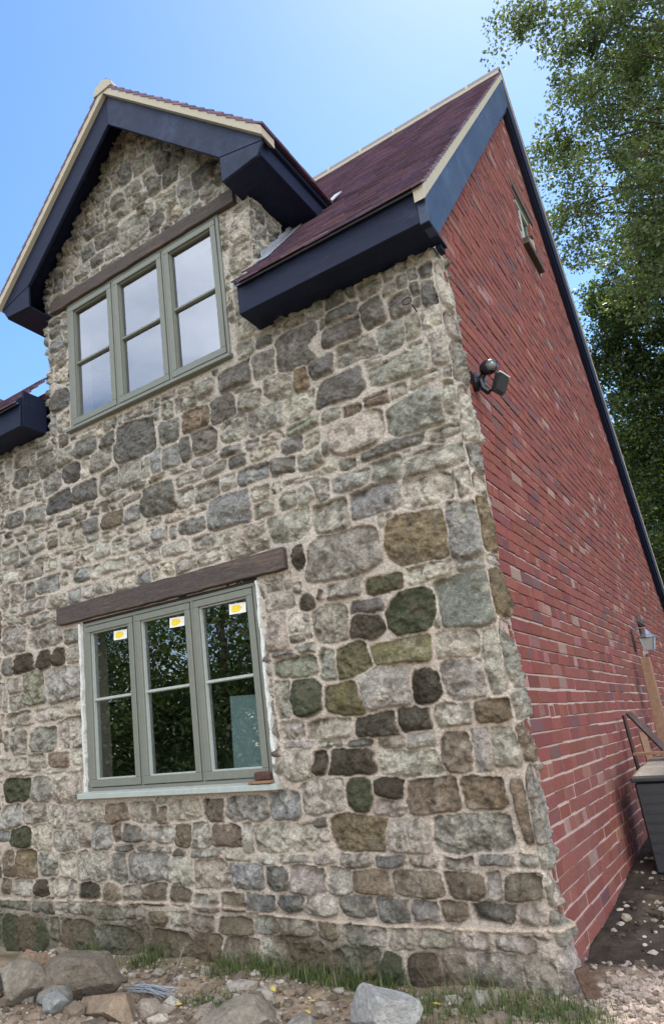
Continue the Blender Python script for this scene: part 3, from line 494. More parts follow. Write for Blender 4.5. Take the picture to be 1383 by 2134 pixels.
# ---------------- brick gable wall
BX = -.020
OPEN = [(3.16, 3.86, 5.72, 6.36), (5.30, 5.72, 1.60, 2.12)]
def brick_tint():
    t = random.random(); v = random.uniform(.86, 1.16)
    if t < .74: c = (.245, .073, .056)
    elif t < .86: c = (.20, .062, .054)
    elif t < .925: c = (.16, .072, .072)
    elif t < .97: c = (.30, .13, .105)
    else: c = (.32, .20, .17)
    return (.84*c[0]*v, .84*c[1]*v*random.uniform(.92, 1.1), .84*c[2]*v*random.uniform(.9, 1.12))
m = MB(); rot = random.Random(3)
j = 0; zz = -.14
while zz < 7.7:
    hdr = (j % 4 == 2); L = .1025 if hdr else .215; y = .15 + (rot.uniform(-.025, .03)) - ((j % 2)*.1125 if not hdr else .05)
    wav = .004*math.sin(j*1.3)
    while y < 8.4:
        l_ = L
        if not hdr and rot.random() < .07: l_ = .1025
        y0, y1 = max(y, .135+rot.uniform(0, .03)), y+l_
        y += l_+.010+rot.uniform(-.002, .003)
        if y1-y0 < .04: continue
        yc = (y0+y1)/2; z0 = zz+rot.uniform(-.003, .003)+wav*math.sin(yc*1.7); z1 = z0+.0655+rot.uniform(-.002, .002)
        if z1 > roof_z(yc)-.30: continue
        if any(a-.01 < yc < b+.01 and c-.02 < (z0+z1)/2 < d+.02 for a, b, c, d in OPEN): continue
        xf = BX+rot.uniform(-.003, .003)-(.003 if zz < 1.5 else .0); tl = rot.uniform(-.002, .002); e = .0035
        c = brick_tint(); b = len(m.v); ef = max(0, min(1, (1.1-z0)/.9))*rot.uniform(.0, .35)*max(0, 1-yc/4); c = tuple(p*(1-ef)+q*ef for p, q in zip(c, (.30, .19, .165)))
        ym, zm = rot.uniform(-.001, .001), rot.uniform(-.0015, .0015)
        m.v += [(BX-.03, y0, z0), (BX-.03, y1, z0), (BX-.03, y1, z1), (BX-.03, y0, z1),
                (xf-e, y0+ym, z0), (xf-e, y1, z0+zm), (xf-e, y1, z1), (xf-e, y0, z1+zm),
                (xf, y0+e, z0+e), (xf+tl, y1-e, z0+e+zm), (xf+tl, y1-e, z1-e), (xf, y0+e, z1-e)]
        for q in ((0, 1, 5, 4), (1, 2, 6, 5), (2, 3, 7, 6), (3, 0, 4, 7), (4, 5, 9, 8), (5, 6, 10, 9), (6, 7, 11, 10), (7, 4, 8, 11), (8, 9, 10, 11)): m.f.append(tuple(b+k for k in q))
        cs = (c,)*12; m.c += cs
    zz += .075; j += 1
bw = m.build('brick_wall', M['brick'], house); tag(bw, 'red brick gable wall with pale mortar joints')
m = MB()
def rk(y): return roof_z(y)-.25
def wallpiece(y0, y1, z0=None, z1=None):
    top = [(y1, rk(y1) if z1 is None else z1)] + ([(3.5, rk(3.5))] if (z1 is None and y0 < 3.5 < y1) else []) + [(y0, rk(y0) if z1 is None else z1)]
    b = -.3 if z0 is None else z0
    m.prism([(y0, b), (y1, b)]+top, 'x', -.12, BX-.008)
(a, b, c, d), (a2, b2, c2, d2) = OPEN
wallpiece(.05, a); wallpiece(a, b, None, c); wallpiece(a, b, d, None); wallpiece(b, a2); wallpiece(a2, b2, None, c2); wallpiece(a2, b2, d2, None); wallpiece(b2, 8.44)
m.build('mortar_bed', M['mortar'], house)
m = MB()           # rest of the shell: back wall, far end walls
t_ = (.22, .08, .065)
m.box(-5.5, -.12, 8.3, 8.44, -.3, 3.1, t_); m.prism([(.1, 3.9), (3.5, 7.6), (8.3, 2.9), (.1, 2.9)], 'x', -3.30, -3.24, t_); m.box(-5.56, -5.5, .1, 8.44, -.3, 4.2, t_)
m.build('rear_walls', M['brick'], house)
# attic slit window in the gable
w = bpy.data.objects.new('attic_window', None); col.objects.link(w); w.parent = house; w.location = (0, 3.16, 5.72); w['label'] = 'small dark attic window high in the brick gable'
def addw(nm, mb, mt, **k): o = mb.build(nm, mt, None, **k); o.parent = w; o.matrix_parent_inverse = Matrix.Translation((0, -3.16, -5.72)); return o
m = MB(); m.box(-.085, -.045, a, b, d-.05, d); m.box(-.085, -.045, a, b, c, c+.05); m.box(-.085, -.045, a, a+.05, c+.05, d-.05); m.box(-.085, -.045, b-.05, b, c+.05, d-.05); m.box(-.082, -.05, (a+b)/2-.02, (a+b)/2+.02, c+.05, d-.05)
addw('frame', m, M['sagelight'], bevel=.004)
m = MB(); m.box(-.075, -.07, a+.05, b-.05, c+.05, d-.05); addw('pane', m, M['glass'])
m = MB(); m.box(-.08, .035, a-.06, b-.14, c-.075, c-.002); addw('sill', m, M['lintel'], bevel=.006)
m = MB(); m.box(-.08, -.012, a-.09, b+.09, d+.002, d+.09); addw('lintel', m, M['lintel'], bevel=.005)
# dark opening further along the brick wall
w = bpy.data.objects.new('wall_opening', None); col.objects.link(w); w.parent = house; w.location = (0, 5.30, 1.60); w['label'] = 'small dark opening in the brick wall behind the lantern'
m = MB(); m.box(-.12, -.10, a2, b2, c2, d2); o = m.build('shade_panel', M['shadeblack'], None); o.parent = w; o.matrix_parent_inverse = Matrix.Translation((0, -5.3, -1.6))  # near-black sheet standing for the shade inside the opening
m = MB(); m.box(-.09, -.005, a2-.08, b2+.08, d2+.002, d2+.07); o = m.build('lintel', M['lintel'], None, bevel=.005); o.parent = w; o.matrix_parent_inverse = Matrix.Translation((0, -5.3, -1.6))

# ---------------- roofs
def tile_tint():
    v = random.uniform(.7, 1.3); c = random.choice([(.14, .088, .135), (.15, .088, .12), (.12, .08, .125), (.17, .10, .125)])
    return tuple(k*v for k in c)
def tile_rows(m, f, nrow, gauge, w, x0, x1, ok, stagger=True):
    """f(s, x, n) -> point at s up the slope, x across, n above the plane"""
    for r in range(nrow):
        s0 = r*gauge; x = x0-(w/2 if r % 2 else 0)
        while x < x1:
            a_, b_ = max(x, x0), min(x+w-.004, x1); x += w
            if b_-a_ < .03: continue
            if not ok(s0, (a_+b_)/2): continue
            k = random.uniform(-.002, .003); t = .012; lift = .017+k; c = tile_tint(); e = s0+gauge*1.5
            m.hexa([f(s0, a_, lift), f(s0, b_, lift+random.uniform(-.002, .002)), f(e, b_, .0), f(e, a_, .0), f(s0, a_, lift+t), f(s0, b_, lift+t), f(e, b_, t), f(e, a_, t)], c)
g1 = math.atan(1.063); YE = -.275
def fm(s, x, n): y = YE+s*math.cos(g1); return (x, y-n*math.sin(g1), roof_z(YE)-.03+s*math.sin(g1)+n*math.cos(g1))
def okm(s, x):
    y = YE+s*math.cos(g1); z = fm(s, x, 0)[2]
    if y > 3.48: return False
    if y < .03: return x > -1.17
    if x > XR+.0: return True
    return z > dorm_z(x)-.12 and y > .2
roof = empty('roof', (0, 0, 0), None, None); roof.parent = house; roof['label'] = 'steep main roof of dark plum clay tiles'
m = MB(); tile_rows(m, fm, 56, .1, .165, -3.3, .062, okm); m.build('roof_tiles', M['tile'], roof)
g2 = math.radians(45)
def fb(s, x, n): y = 8.68-s*math.cos(g2); return (x, y+n*math.sin(g2), roof_z(8.68)-.03+s*math.sin(g2)+n*math.cos(g2))
m = MB(); tile_rows(m, fb, 73, .1, .165, -3.3, .062, lambda s, x: x > -.6); m.build('rear_roof_tiles', M['tile'], roof)
m = MB(); t = (.09, .045, .05)
m.prism([(-.20, roof_z(-.20)-.09), (-.20, roof_z(-.20)-.035), (3.5, roof_z(3.5)-.035), (3.5, roof_z(3.5)-.12)], 'x', -1.14, .0, t)
m.prism([(1.75, roof_z(1.75)-.12), (1.75, roof_z(1.75)-.035), (3.5, roof_z(3.5)-.035), (3.5, roof_z(3.5)-.12)], 'x', -3.3, -1.14, t)
m.prism([(3.501, roof_z(3.5)-.12), (3.501, roof_z(3.5)-.035), (8.6, roof_z(8.6)-.035), (8.6, roof_z(8.6)-.12)], 'x', -3.3, .0, t)
m.box(-5.6, -3.25, .03, 8.4, 4.12, 4.2, t)
m.build('roof_deck', M['tile'], roof)
# ridge tiles, half round, with mortar joints
def half_tube(m, x0, x1, y, z, r, axis='x', th=.014, n=10, c=None):
    o = []; i_ = []
    for k in range(n+1):
        a_ = math.pi*k/n*.96+math.pi*.02; o.append((math.cos(a_)*r, math.sin(a_)*r)); i_.append((math.cos(a_)*(r-th), math.sin(a_)*(r-th)))
    b0 = len(m.v)
    for t in (x0, x1):
        for p in o+i_: m.v.append((t, y+p[0], z+p[1]) if axis == 'x' else (y+p[0], t, z+p[1]))
    N = 2*(n+1)
    for k in range(n):
        m.f.append((b0+k, b0+k+1, b0+N+k+1, b0+N+k)); m.f.append((b0+n+1+k, b0+N+n+1+k, b0+N+n+2+k, b0+n+2+k))
    for k in range(n):
        m.f.append((b0+k, b0+n+1+k, b0+n+2+k, b0+k+1)); m.f.append((b0+N+k, b0+N+k+1, b0+N+n+2+k, b0+N+n+1+k))
    for q in (0, n): m.f.append((b0+q, b0+N+q, b0+N+n+1+q, b0+n+1+q))
x = -3.3
while x < .03:
    m = MB(); half_tube(m, x, min(x+.40, .06), 3.5, 7.935, .115); m.build('ridge_tile', M['ridge'], roof, smooth=False)
    m = MB(); half_tube(m, x+.401, x+.431, 3.5, 7.935, .119)
    if x+.44 < .06: m.build('ridge_joint', M['verge'], roof)
    x += .432
m = MB(); m.prism([(3.37, 7.885), (3.37, 7.93), (3.63, 7.93), (3.63, 7.885), (3.5, 8.0)], 'x', -3.3, .055); m.build('ridge_bedding', M['verge'], roof)
# verge mortar between tiles and bargeboards
def strip(y0, y1, lo, hi, n=1): return [(y0, roof_z(y0)-lo), (y1, roof_z(y1)-lo), (y1, roof_z(y1)-hi), (y0, roof_z(y0)-hi)]
m = MB(); m.prism(strip(-.262, 3.49, .105, .022), 'x', .0, .0585); m.prism(strip(3.505, 8.66, .11, .03), 'x', .0, .0585); m.build('verge_mortar', M['verge'], roof)
# bargeboards of the brick gable; sky sheen painted into the lighter front one
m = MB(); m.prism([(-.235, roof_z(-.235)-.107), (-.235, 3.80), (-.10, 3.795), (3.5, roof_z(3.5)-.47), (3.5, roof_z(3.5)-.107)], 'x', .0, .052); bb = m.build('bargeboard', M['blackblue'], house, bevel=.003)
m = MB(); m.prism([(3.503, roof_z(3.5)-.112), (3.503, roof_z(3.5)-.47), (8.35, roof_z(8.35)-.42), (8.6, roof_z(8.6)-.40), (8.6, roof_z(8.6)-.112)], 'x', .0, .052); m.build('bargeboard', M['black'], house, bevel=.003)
m = MB(); m.prism([(3.0, roof_z(3.0)-.5), (3.5, roof_z(3.5)-.52), (8.3, roof_z(8.3)-.47), (8.3, roof_z(8.3)-.42), (3.5, roof_z(3.5)-.46), (3.0, roof_z(3.0)-.47)], 'x', -.018, .03)
m.build('verge_soffit', M['black'], house)
# eaves of the main front
def eaves(x0, x1, ends):
    m = MB(); m.box(x0, x1, YF, YF+.022, 3.812, 4.0); m.build('fascia', M['black'], house, bevel=.003)
    m = MB(); m.box(x0+.003, x1-.003, YF+.0225, .01, 3.815, 3.83); m.build('soffit', M['black'], house)
    m = MB()
    for e in ends: m.box(e-.01, e+.01, YF+.0225, .02, 3.814, 4.12 if e < -3 else 4.0)
    if ends: m.build('eaves_end', M['black'], house)
    m = MB(); m.prism([(YF-.026, 4.004), (YF-.030, 4.028), (YF+.03, 4.085), (YF+.03, 4.004)], 'x', x0, x1-.0); m.build('eaves_batten', M['black'], house, bevel=.002)
    m = MB(); m.tube([(x0, YF-.018, 4.003), (x1, YF-.018, 4.003)], .0055, 6); m.build('eaves_highlight', M['zinc'], house)  # pale strip added for the highlight along the eaves lip
eaves(-1.192, .0, [-1.185]); eaves(-5.9, -3.35, [-3.342])
m = MB(); m.box(.001, .046, YF+.002, .05, 3.798, 3.813); m.box(.001, .03, -.02, .06, 3.775, 3.797); m.build('eaves_end', M['black'], house)
# low tiled eaves left of the dormer
lr = empty('lean_to_roof', (-5, 0, 4), None, None); lr.parent = house; lr['label'] = 'short run of roof tiles left of the dormer'
m = MB(); tile_rows(m, fm, 5, .1, .165, -5.9, -3.36, lambda s, x: True); tile_rows(m, lambda s, x, n: fm(s+.25, x, n), 2, .1, .165, -3.36, -3.31, lambda s, x: True)
o = m.build('roof_tiles', M['tile']); o.parent = lr; o.matrix_parent_inverse = Matrix.Translation((5, 0, -4))
# ---------------- dormer roof
dr = empty('dormer_roof', (0, 0, 0), None, None); dr.parent = house; dr['label'] = 'small gabled roof over the stone dormer'
DY = -.22; gd = math.atan(DSL); HW = 1.36
for sgn in (1, -1):
    def fd(s, y, n, sgn=sgn): hx = HW-s*math.cos(gd); return (DX+sgn*(hx+n*math.sin(gd)), y, DAP-.03-DSL*hx+n*math.cos(gd))
    m = MB(); tile_rows(m, fd, 19, .1, .165, -.262, 2.1, lambda s, y: fd(s, y, 0)[2] > roof_z(y)-.12 and HW-s*math.cos(gd) > .02); m.build('dormer_tiles', M['tile'], dr)
    m = MB(); q = lambda lo, hi, y0, y1, x0=0, x1=HW-.02: [(DX+sgn*x1, DAP-DSL*x1-lo), (DX+sgn*x0, DAP-DSL*x0-lo), (DX+sgn*x0, DAP-DSL*x0-hi), (DX+sgn*x1, DAP-DSL*x1-hi)]
    m.prism(q(.035, .07, 0, 0), 'y', -.20, 1.9 , (.02, .02, .02)); m.build('dormer_deck', M['black'], dr)
    m = MB(); m.prism(q(.018, .088, 0, 0, .002, HW), 'y', DY-.036, -.10); m.build('verge_mortar', M['verge'], dr)
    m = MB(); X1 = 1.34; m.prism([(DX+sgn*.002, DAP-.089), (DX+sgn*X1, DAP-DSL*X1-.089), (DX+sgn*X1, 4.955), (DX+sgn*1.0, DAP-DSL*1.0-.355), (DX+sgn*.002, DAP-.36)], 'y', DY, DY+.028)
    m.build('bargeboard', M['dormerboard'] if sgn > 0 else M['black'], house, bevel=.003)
    m = MB(); xa, xb = 1.0, 1.285   # boxed foot
    zt = lambda t: DAP-DSL*t-.33
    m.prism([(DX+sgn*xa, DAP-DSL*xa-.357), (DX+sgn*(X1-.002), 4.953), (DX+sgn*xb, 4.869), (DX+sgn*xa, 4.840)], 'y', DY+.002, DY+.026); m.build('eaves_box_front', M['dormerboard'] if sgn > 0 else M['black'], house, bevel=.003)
    m = MB(); m.prism([(DX+sgn*xa, 4.842), (DX+sgn*xb, 4.870), (DX+sgn*xb, 4.885), (DX+sgn*xa, 4.857)], 'y', DY+.0265, .74); m.build('soffit', M['black'], house)
    m = MB(); m.prism([(DX+sgn*xb, 4.872), (DX+sgn*(xb+.022), 4.874), (DX+sgn*(xb+.03), 4.99), (DX+sgn*xb, 5.02)], 'y', DY+.0265, .76); m.build('fascia', M['black'], house, bevel=.002)
    m = MB(); m.prism([(DX+sgn*(xb+.03), 4.992), (DX+sgn*(xb+.05), 4.992), (DX+sgn*(xb+.05), 5.03), (DX+sgn*(xb+.0), 5.05), (DX+sgn*xb, 5.022)], 'y', DY+.0265, .78); m.build('eaves_batten', M['black'], house)
m = MB(); y = -.262
while y < 1.9: 
    m = MB(); half_tube(m, y, y+.36, DX, DAP-.075, .10, axis='y'); m.build('ridge_tile', M['ridge'], dr); y += .372
m = MB(); n = 12; m.prism([(DX+math.cos(math.pi*k/n)*.097, DAP-.077+math.sin(math.pi*k/n)*.094) for k in range(n+1)], 'y', -.268, -.2); m.build('ridge_end_mortar', M['verge'], dr)
m = MB(); m.box(DX-.02, DX+.02, DY+.001, DY+.03, DAP-.36, DAP-.09); m.build('barge_joint_block', M['black'], house)
# lead flashing where the dormer cheek meets the tiles
m = MB()
for k in range(5):
    y0 = .02+k*.13; z0 = roof_z(y0)
    m.hexa([(XR+.018, y0, z0-.02), (XR+.028, y0+.14, z0+.10), (XR+.030, y0+.14, z0+.12), (XR+.020, y0, z0), (XR+.016, y0, z0+.06), (XR+.026, y0+.14, z0+.19), (XR+.03, y0+.14, z0+.19), (XR+.022, y0, z0+.06)])
m.prism([(-.05, roof_z(-.05)+.012), (-.05, roof_z(-.05)+.018), (.75, roof_z(.75)+.018), (.75, roof_z(.75)+.012)], 'x', XR, XR+.11)
m.build('lead_flashing', M['lead'], house)
m = MB(); m.prism([(.66, roof_z(.66)+.03), (.66, roof_z(.66)+.04), (.86, roof_z(.86)+.045), (.86, roof_z(.86)+.03)], 'x', XR+.24, XR+.30); m.build('lead_soaker', M['lead'], house)
# ================================================================ GROUND
def axis(lo, hi, st, far):
    a = list(np.arange(lo, hi+1e-6, st)); d = st; x = hi
    while x < far: d *= 1.22; x += d; a.append(x)
    d = st; x = lo; p = []
    while x > -far: d *= 1.22; x -= d; p.append(x)
    return np.array(p[::-1]+a)
def ground_z(x, y, noise=True):
    x = np.asarray(x, float); y = np.asarray(y, float)
    s = np.clip(y, 0, 60)*.075*np.clip((x+.6)/.6, 0, 1)
    l = -.10*np.clip((-x-1.4)/2.4, 0, 1)*np.exp(-((y)/.8)**2)
    md = .16*np.exp(-(((x+2.72)/.30)**2+((y+.62)/.30)**2)) + .05*np.exp(-(((x+1.9)/.6)**2+((y+1.2)/.3)**2))
    z = .012+s+l+md - .10*np.clip((-y-1.2)/2.5, 0, 1)
    if noise:
        near = np.exp(-((x+.5)**2+(y-.3)**2)/60.)
        z = z+(.03*fbm(x, y, 201, .6, 3)+.022*fbm(x, y, 211, .12, 4))*near + .010*fbm(x, y, 221, .03, 2)*near + (1-near)*.5*fbm(x, y, 231, 9, 3)
    return z
gx = axis(-3.3, 1.3, .02, 400); gy = axis(-1.7, 3.4, .02, 400)
GX, GY = np.meshgrid(gx, gy); GZ = ground_z(GX, GY)
def sm(a): return np.clip(a, 0, 1)[..., None]
Cg = np.ones(GX.shape+(3,))*np.array([.25, .185, .13])*(1+.35*fbm(GX, GY, 301, .12, 4)+.2*fbm(GX, GY, 305, .03, 2))[..., None]
a_ = sm(fbm(GX, GY, 311, .35, 4)*2.2-.1); Cg = Cg*(1-a_*.7)+np.array([.38, .31, .235])*a_*.7
a_ = sm((GY-.30+.2*fbm(GX, GY, 321, .25, 4))/.15)*sm((GX+.2)/.1); Cg = Cg*(1-a_)+np.array([.050, .040, .032])*(1+.5*fbm(GX, GY, 322, .06, 3))[..., None]*a_
pt = sm(1.25-np.sqrt(((GX-.36)/.30)**2+((GY+.02)/.34)**2)+.5*fbm(GX, GY, 331, .12, 4)); pt = np.clip(pt*3, 0, 1); Cg = Cg*(1-pt)+np.array([.40, .32, .27])*(1+.15*fbm(GX, GY, 332, .02, 2))[..., None]*pt
md = sm(np.exp(-(((GX+2.72)/.34)**2+((GY+.62)/.34)**2))*2-.3); Cg = Cg*(1-md*.6)+np.array([.26, .15, .10])*md*.6
gs = sm((np.hypot(GX, GY-2)-7)/6); Cg = Cg*(1-gs)+np.array([.055, .075, .03])*gs
ws = sm(1.0-np.abs(GY+.12)/.22+.5*fbm(GX, GY, 341, .2, 4))*sm(-GX+.2); Cg = Cg*(1-ws*.5)+np.array([.07, .085, .035])*ws*.5
M['ground'] = mat('bare_soil', None, .97, (25, .35), (60, .9, .012), attr='tint', spec=.1)
H_, W_ = GX.shape
g = grid_mesh('ground', np.stack([GX, GY, GZ], -1), np.ones((H_-1, W_-1), bool), Cg, M['ground']); g['kind'] = 'structure'
def gz(x, y): return float(ground_z(np.array([x]), np.array([y]))[0])

# ================================================================ ROCKS
import bmesh
def rock_mesh(seed, size, tint, sub=4, cuts=11, flat=1.0):
    r = random.Random(seed); bm = bmesh.new(); bmesh.ops.create_icosphere(bm, subdivisions=sub, radius=1)
    V = np.array([v.co[:] for v in bm.verts]); F = [[v.index for v in f.verts] for f in bm.faces]; bm.free()
    for i in range(cuts):
        n = np.array([r.gauss(0, 1), r.gauss(0, 1), r.gauss(0, 1)]); n /= np.linalg.norm(n); d = r.uniform(.52, .85); e = V@n-d; V = V-np.clip(e, 0, None)[:, None]*n*.97
    V = V*np.array(size)*.5/np.abs(V).max(0)
    nz = fbm(V[:, 0]*1+V[:, 2]*.7, V[:, 1]+V[:, 2]*.9, seed*3+400, .10, 4); V = V*(1+.07*nz[:, None])
    me = bpy.data.meshes.new('rock'); me.from_pydata(V.tolist(), [], F)
    c = np.ones((len(V), 4), 'f'); v2 = fbm(V[:, 0]+V[:, 2], V[:, 1]-V[:, 2], seed+77, .06, 3)
    c[:, :3] = np.array(tint)*(1+.3*v2[:, None]); at = me.color_attributes.new('tint', 'FLOAT_COLOR', 'POINT'); at.data.foreach_set('color', c.ravel())
    return me
def rock(x, y, size, tint, label, seed, rz=0, sink=.25, tilt=(0, 0), name='rock', z=None):
    o = link(name, rock_mesh(seed, size, tint), M['rock']); o.rotation_euler = (R(tilt[0]), R(tilt[1]), R(rz))
    o.location = (x, y, (gz(x, y) if z is None else z)+size[2]*(.5-sink))
    return tag(o, label, 'rock' if name == 'rock' else 'stone', 'loose rocks in front of the stone wall')
rock(-2.20, -.80, (.46, .30, .27), (.17, .14, .11), 'biggest brown boulder at the foot of the wall on the left, shadowed underneath', 1, 30, .12, (8, -6))
rock(-2.40, -1.02, (.26, .22, .26), (.22, .19, .15), 'pointed grey-brown rock at the lower left corner of the photo', 2, 10, .2, (0, 12))
rock(-2.58, -.80, (.22, .18, .16), (.26, .19, .13), 'pale tan rock against the reddish earth mound', 3, 50, .2, (0, 20))
rock(-2.17, -1.00, (.19, .16, .13), (.20, .19, .17), 'small two-toned grey rock beneath the big brown boulder', 4, 0, .2)
rock(-2.03, -1.11, (.13, .11, .11), (.24, .24, .23), 'smallest pale grey rock at the bottom edge below the big boulder', 5, 40, .2)
rock(-1.80, -.98, (.44, .26, .15), (.27, .20, .14), 'long flat tan rock with a dark broken end', 6, -5, .25, (0, 5))
rock(-1.20, -.80, (.42, .30, .16), (.24, .21, .165), 'wide flat-topped rock at the bottom edge in the middle of the photo', 7, 15, .25, (4, 0))
rock(-.60, -.58, (.31, .24, .23), (.33, .32, .30), 'pale grey pyramid-shaped rock right of centre at the bottom edge', 8, 20, .15, (0, 0))
rock(-.93, -.74, (.20, .15, .10), (.26, .24, .21), 'low grey rock half buried left of the pale pyramid rock', 9, 60, .35)
rock(-2.68, -1.02, (.20, .18, .16), (.15, .14, .13), 'dark grey rock cut off by the left edge of the photo', 10, 15, .2)
rock(-2.42, -.45, (.16, .12, .08), (.24, .18, .13), 'small brown rock between the earth mound and the wall', 11, 15, .2)
# slab leaning at the foot of the corner
m = MB(); m.hexa([(.03, -.04, -.02), (.10, -.01, -.02), (.09, .02, -.02), (.02, .0, 0), (-.01, -.02, .11), (.045, .0, .13), (.035, .03, .135), (-.02, .01, .115)], (.12, .075, .055))
o = m.build('leaning_slab', M['rock'], None, bevel=.006); o.location = (.045, .0, gz(.08, 0)-.005); tag(o, 'brown stone slab leaning on the foot of the house corner', 'slab')
# brick offcut on the mound
m = MB(); m.box(-.055, .055, -.035, .035, -.02, .02, (.36, .2, .15)); o = m.build('broken_brick', M['rock'], None, bevel=.005); o.location = (-2.98, -.5, gz(-2.98, -.5)+.03); o.rotation_euler = (.3, .4, .7); tag(o, 'broken pinkish brick lying on the earth mound by the wall', 'brick')

# scattered gravel
def scatter(name, n, fx, size, pal, label, seed, flat=.6):
    r = np.random.default_rng(seed); pts = fx(r, n); n = len(pts)
    t_ = (1+5**.5)/2; base = np.array([(-1,t_,0),(1,t_,0),(-1,-t_,0),(1,-t_,0),(0,-1,t_),(0,1,t_),(0,-1,-t_),(0,1,-t_),(t_,0,-1),(t_,0,1),(-t_,0,-1),(-t_,0,1)], float)/1.9
    F = [(0,11,5),(0,5,1),(0,1,7),(0,7,10),(0,10,11),(1,5,9),(5,11,4),(11,10,2),(10,7,6),(7,1,8),(3,9,4),(3,4,2),(3,2,6),(3,6,8),(3,8,9),(4,9,5),(2,4,11),(6,2,10),(8,6,7),(9,8,1)]
    V = []; FF = []; C_ = []; gzv = ground_z(pts[:, 0], pts[:, 1])
    for i in range(n):
        s = size*r.lognormal(0, .45); a_ = r.uniform(0, 6.28); c, s_ = math.cos(a_), math.sin(a_); q = base*(1+r.uniform(-.35, .35, base.shape))*np.array([s, s*r.uniform(.5, 1), s*flat])
        x = q[:, 0]*c-q[:, 1]*s_; y = q[:, 0]*s_+q[:, 1]*c; b = len(V)
        V += list(zip(x+pts[i, 0], y+pts[i, 1], q[:, 2]+gzv[i]+s*.15)); FF += [tuple(b+k for k in f) for f in F]
        cc = np.array(pal[r.integers(len(pal))])*r.uniform(.75, 1.25); C_ += [tuple(cc)]*12
    m = MB(); m.v = V; m.f = FF; m.c = C_; o = m.build(name, M['rock']); tag(o, label, 'gravel', kind='stuff'); return o
def inbox(x0, x1, y0, y1): return lambda r, n: np.stack([r.uniform(x0, x1, n), r.uniform(y0, y1, n)], 1)
def patch(x, y, sx, sy): return lambda r, n: np.stack([r.normal(x, sx, n), r.normal(y, sy, n)], 1)
scatter('gravel', 3600, inbox(-3.2, .1, -1.35, -.07), .011, [(.25, .19, .13), (.32, .27, .21), (.15, .12, .09), (.4, .35, .3)], 'small stones and crumbs of soil strewn over the bare earth before the wall', 5)
scatter('stone_rubble', 260, inbox(-3.1, .0, -1.2, -.10), .027, [(.22, .17, .125), (.28, .235, .19), (.17, .13, .10), (.36, .32, .27)], 'fist-sized stone rubble strewn between the big rocks and the wall', 15)
scatter('mortar_crumbs', 1500, patch(.34, -.02, .17, .2), .010, [(.40, .32, .27), (.34, .28, .23), (.22, .17, .14)], 'pale mortar crumbs spilled beside the house corner', 6)
scatter('rubble_chips', 420, inbox(0.02, 1.1, .3, 2.6), .016, [(.42, .38, .34), (.3, .25, .2), (.09, .07, .055), (.06, .05, .04)], 'pale chips scattered over the dark soil beside the brick wall', 7)
def lf(r, n):
    p = patch(-1.2, -.6, .7, .25)(r, n); return p
m = MB()
rr = random.Random(5)
for i, (x, y) in enumerate([(-1.62, -.72), (-1.05, -.42), (-.85, -.35), (-.5, -.28), (-.72, -.5), (-1.3, -.38), (-.3, -.25), (-1.0, -.55)]):
    m = MB(); s = rr.uniform(.014, .024); a_ = rr.uniform(0, 6.3)
    pts = [(0, -1.2, 0), (.5, -.4, .12), (.55, .4, .15), (0, 1.3, .0), (-.55, .4, .15), (-.5, -.4, .12)]
    b = [(p[0]*s, p[1]*s, p[2]*s) for p in pts]; m.v = b+[(p[0], p[1], p[2]-.001) for p in b]; m.f = [tuple(range(6)), tuple(range(11, 5, -1))]+[(k, (k+1) % 6, 6+(k+1) % 6, 6+k) for k in range(6)]
    o = m.build('fallen_leaf', M['leafyellow']); o.location = (x, y, gz(x, y)+.012); o.rotation_euler = (rr.uniform(-.3, .3), rr.uniform(-.3, .3), a_); tag(o, 'curled yellow leaf fallen on the ground in front of the stone wall', 'leaf', 'fallen yellow leaves')

# grass blades
def grass(name, n, fx, hmin, hmax, label, seed, pal=((.07, .11, .03), (.10, .14, .04), (.05, .08, .025), (.16, .16, .07))):
    r = np.random.default_rng(seed); p = fx(r, n); z = ground_z(p[:, 0], p[:, 1])-.005; n = len(p)
    h_ = r.uniform(hmin, hmax, n)*r.uniform(.5, 1, n); a_ = r.uniform(0, 6.28, n); bend = r.uniform(.1, .7, n)*h_; w = r.uniform(.0012, .003, n)
    dx, dy = np.cos(a_), np.sin(a_); V = np.zeros((n, 5, 3)); px, py = -dy, dx
    for k, (t, s_) in enumerate(((0, 1), (0, -1), (.55, .8), (.55, -.8), (1, 0))):
        V[:, k, 0] = p[:, 0]+dx*bend*t*t+px*w*s_; V[:, k, 1] = p[:, 1]+dy*bend*t*t+py*w*s_; V[:, k, 2] = z+h_*(t-.25*t*t*bend/h_)
    V[:, :, 1] = np.where((V[:, :, 0] < .0) & (V[:, :, 1] > -.045), -.045-(V[:, :, 1]+.045)*.3, V[:, :, 1])
    F = []; 
    for i in range(n): b = i*5; F += [(b, b+1, b+3, b+2), (b+2, b+3, b+4)]
    me = bpy.data.meshes.new(name); me.from_pydata(V.reshape(-1, 3).tolist(), [], F); pc = np.array(pal)[r.integers(0, len(pal), n)]*r.uniform(.7, 1.3, n)[:, None]
    c = np.ones((n, 5, 4), 'f'); c[:, :, :3] = pc[:, None]; at = me.color_attributes.new('tint', 'FLOAT_COLOR', 'POINT'); at.data.foreach_set('color', c.ravel())
    return tag(link(name, me, M['grass']), label, 'grass', kind='stuff')
def clumps(cs): 
    def f(r, n):
        k = r.integers(0, len(cs), n); c = np.array(cs)[k]; return np.stack([r.normal(c[:, 0], c[:, 2]), -.06-np.abs(r.normal(-.06-c[:, 1], c[:, 3]))], 1) if True else None
    return f
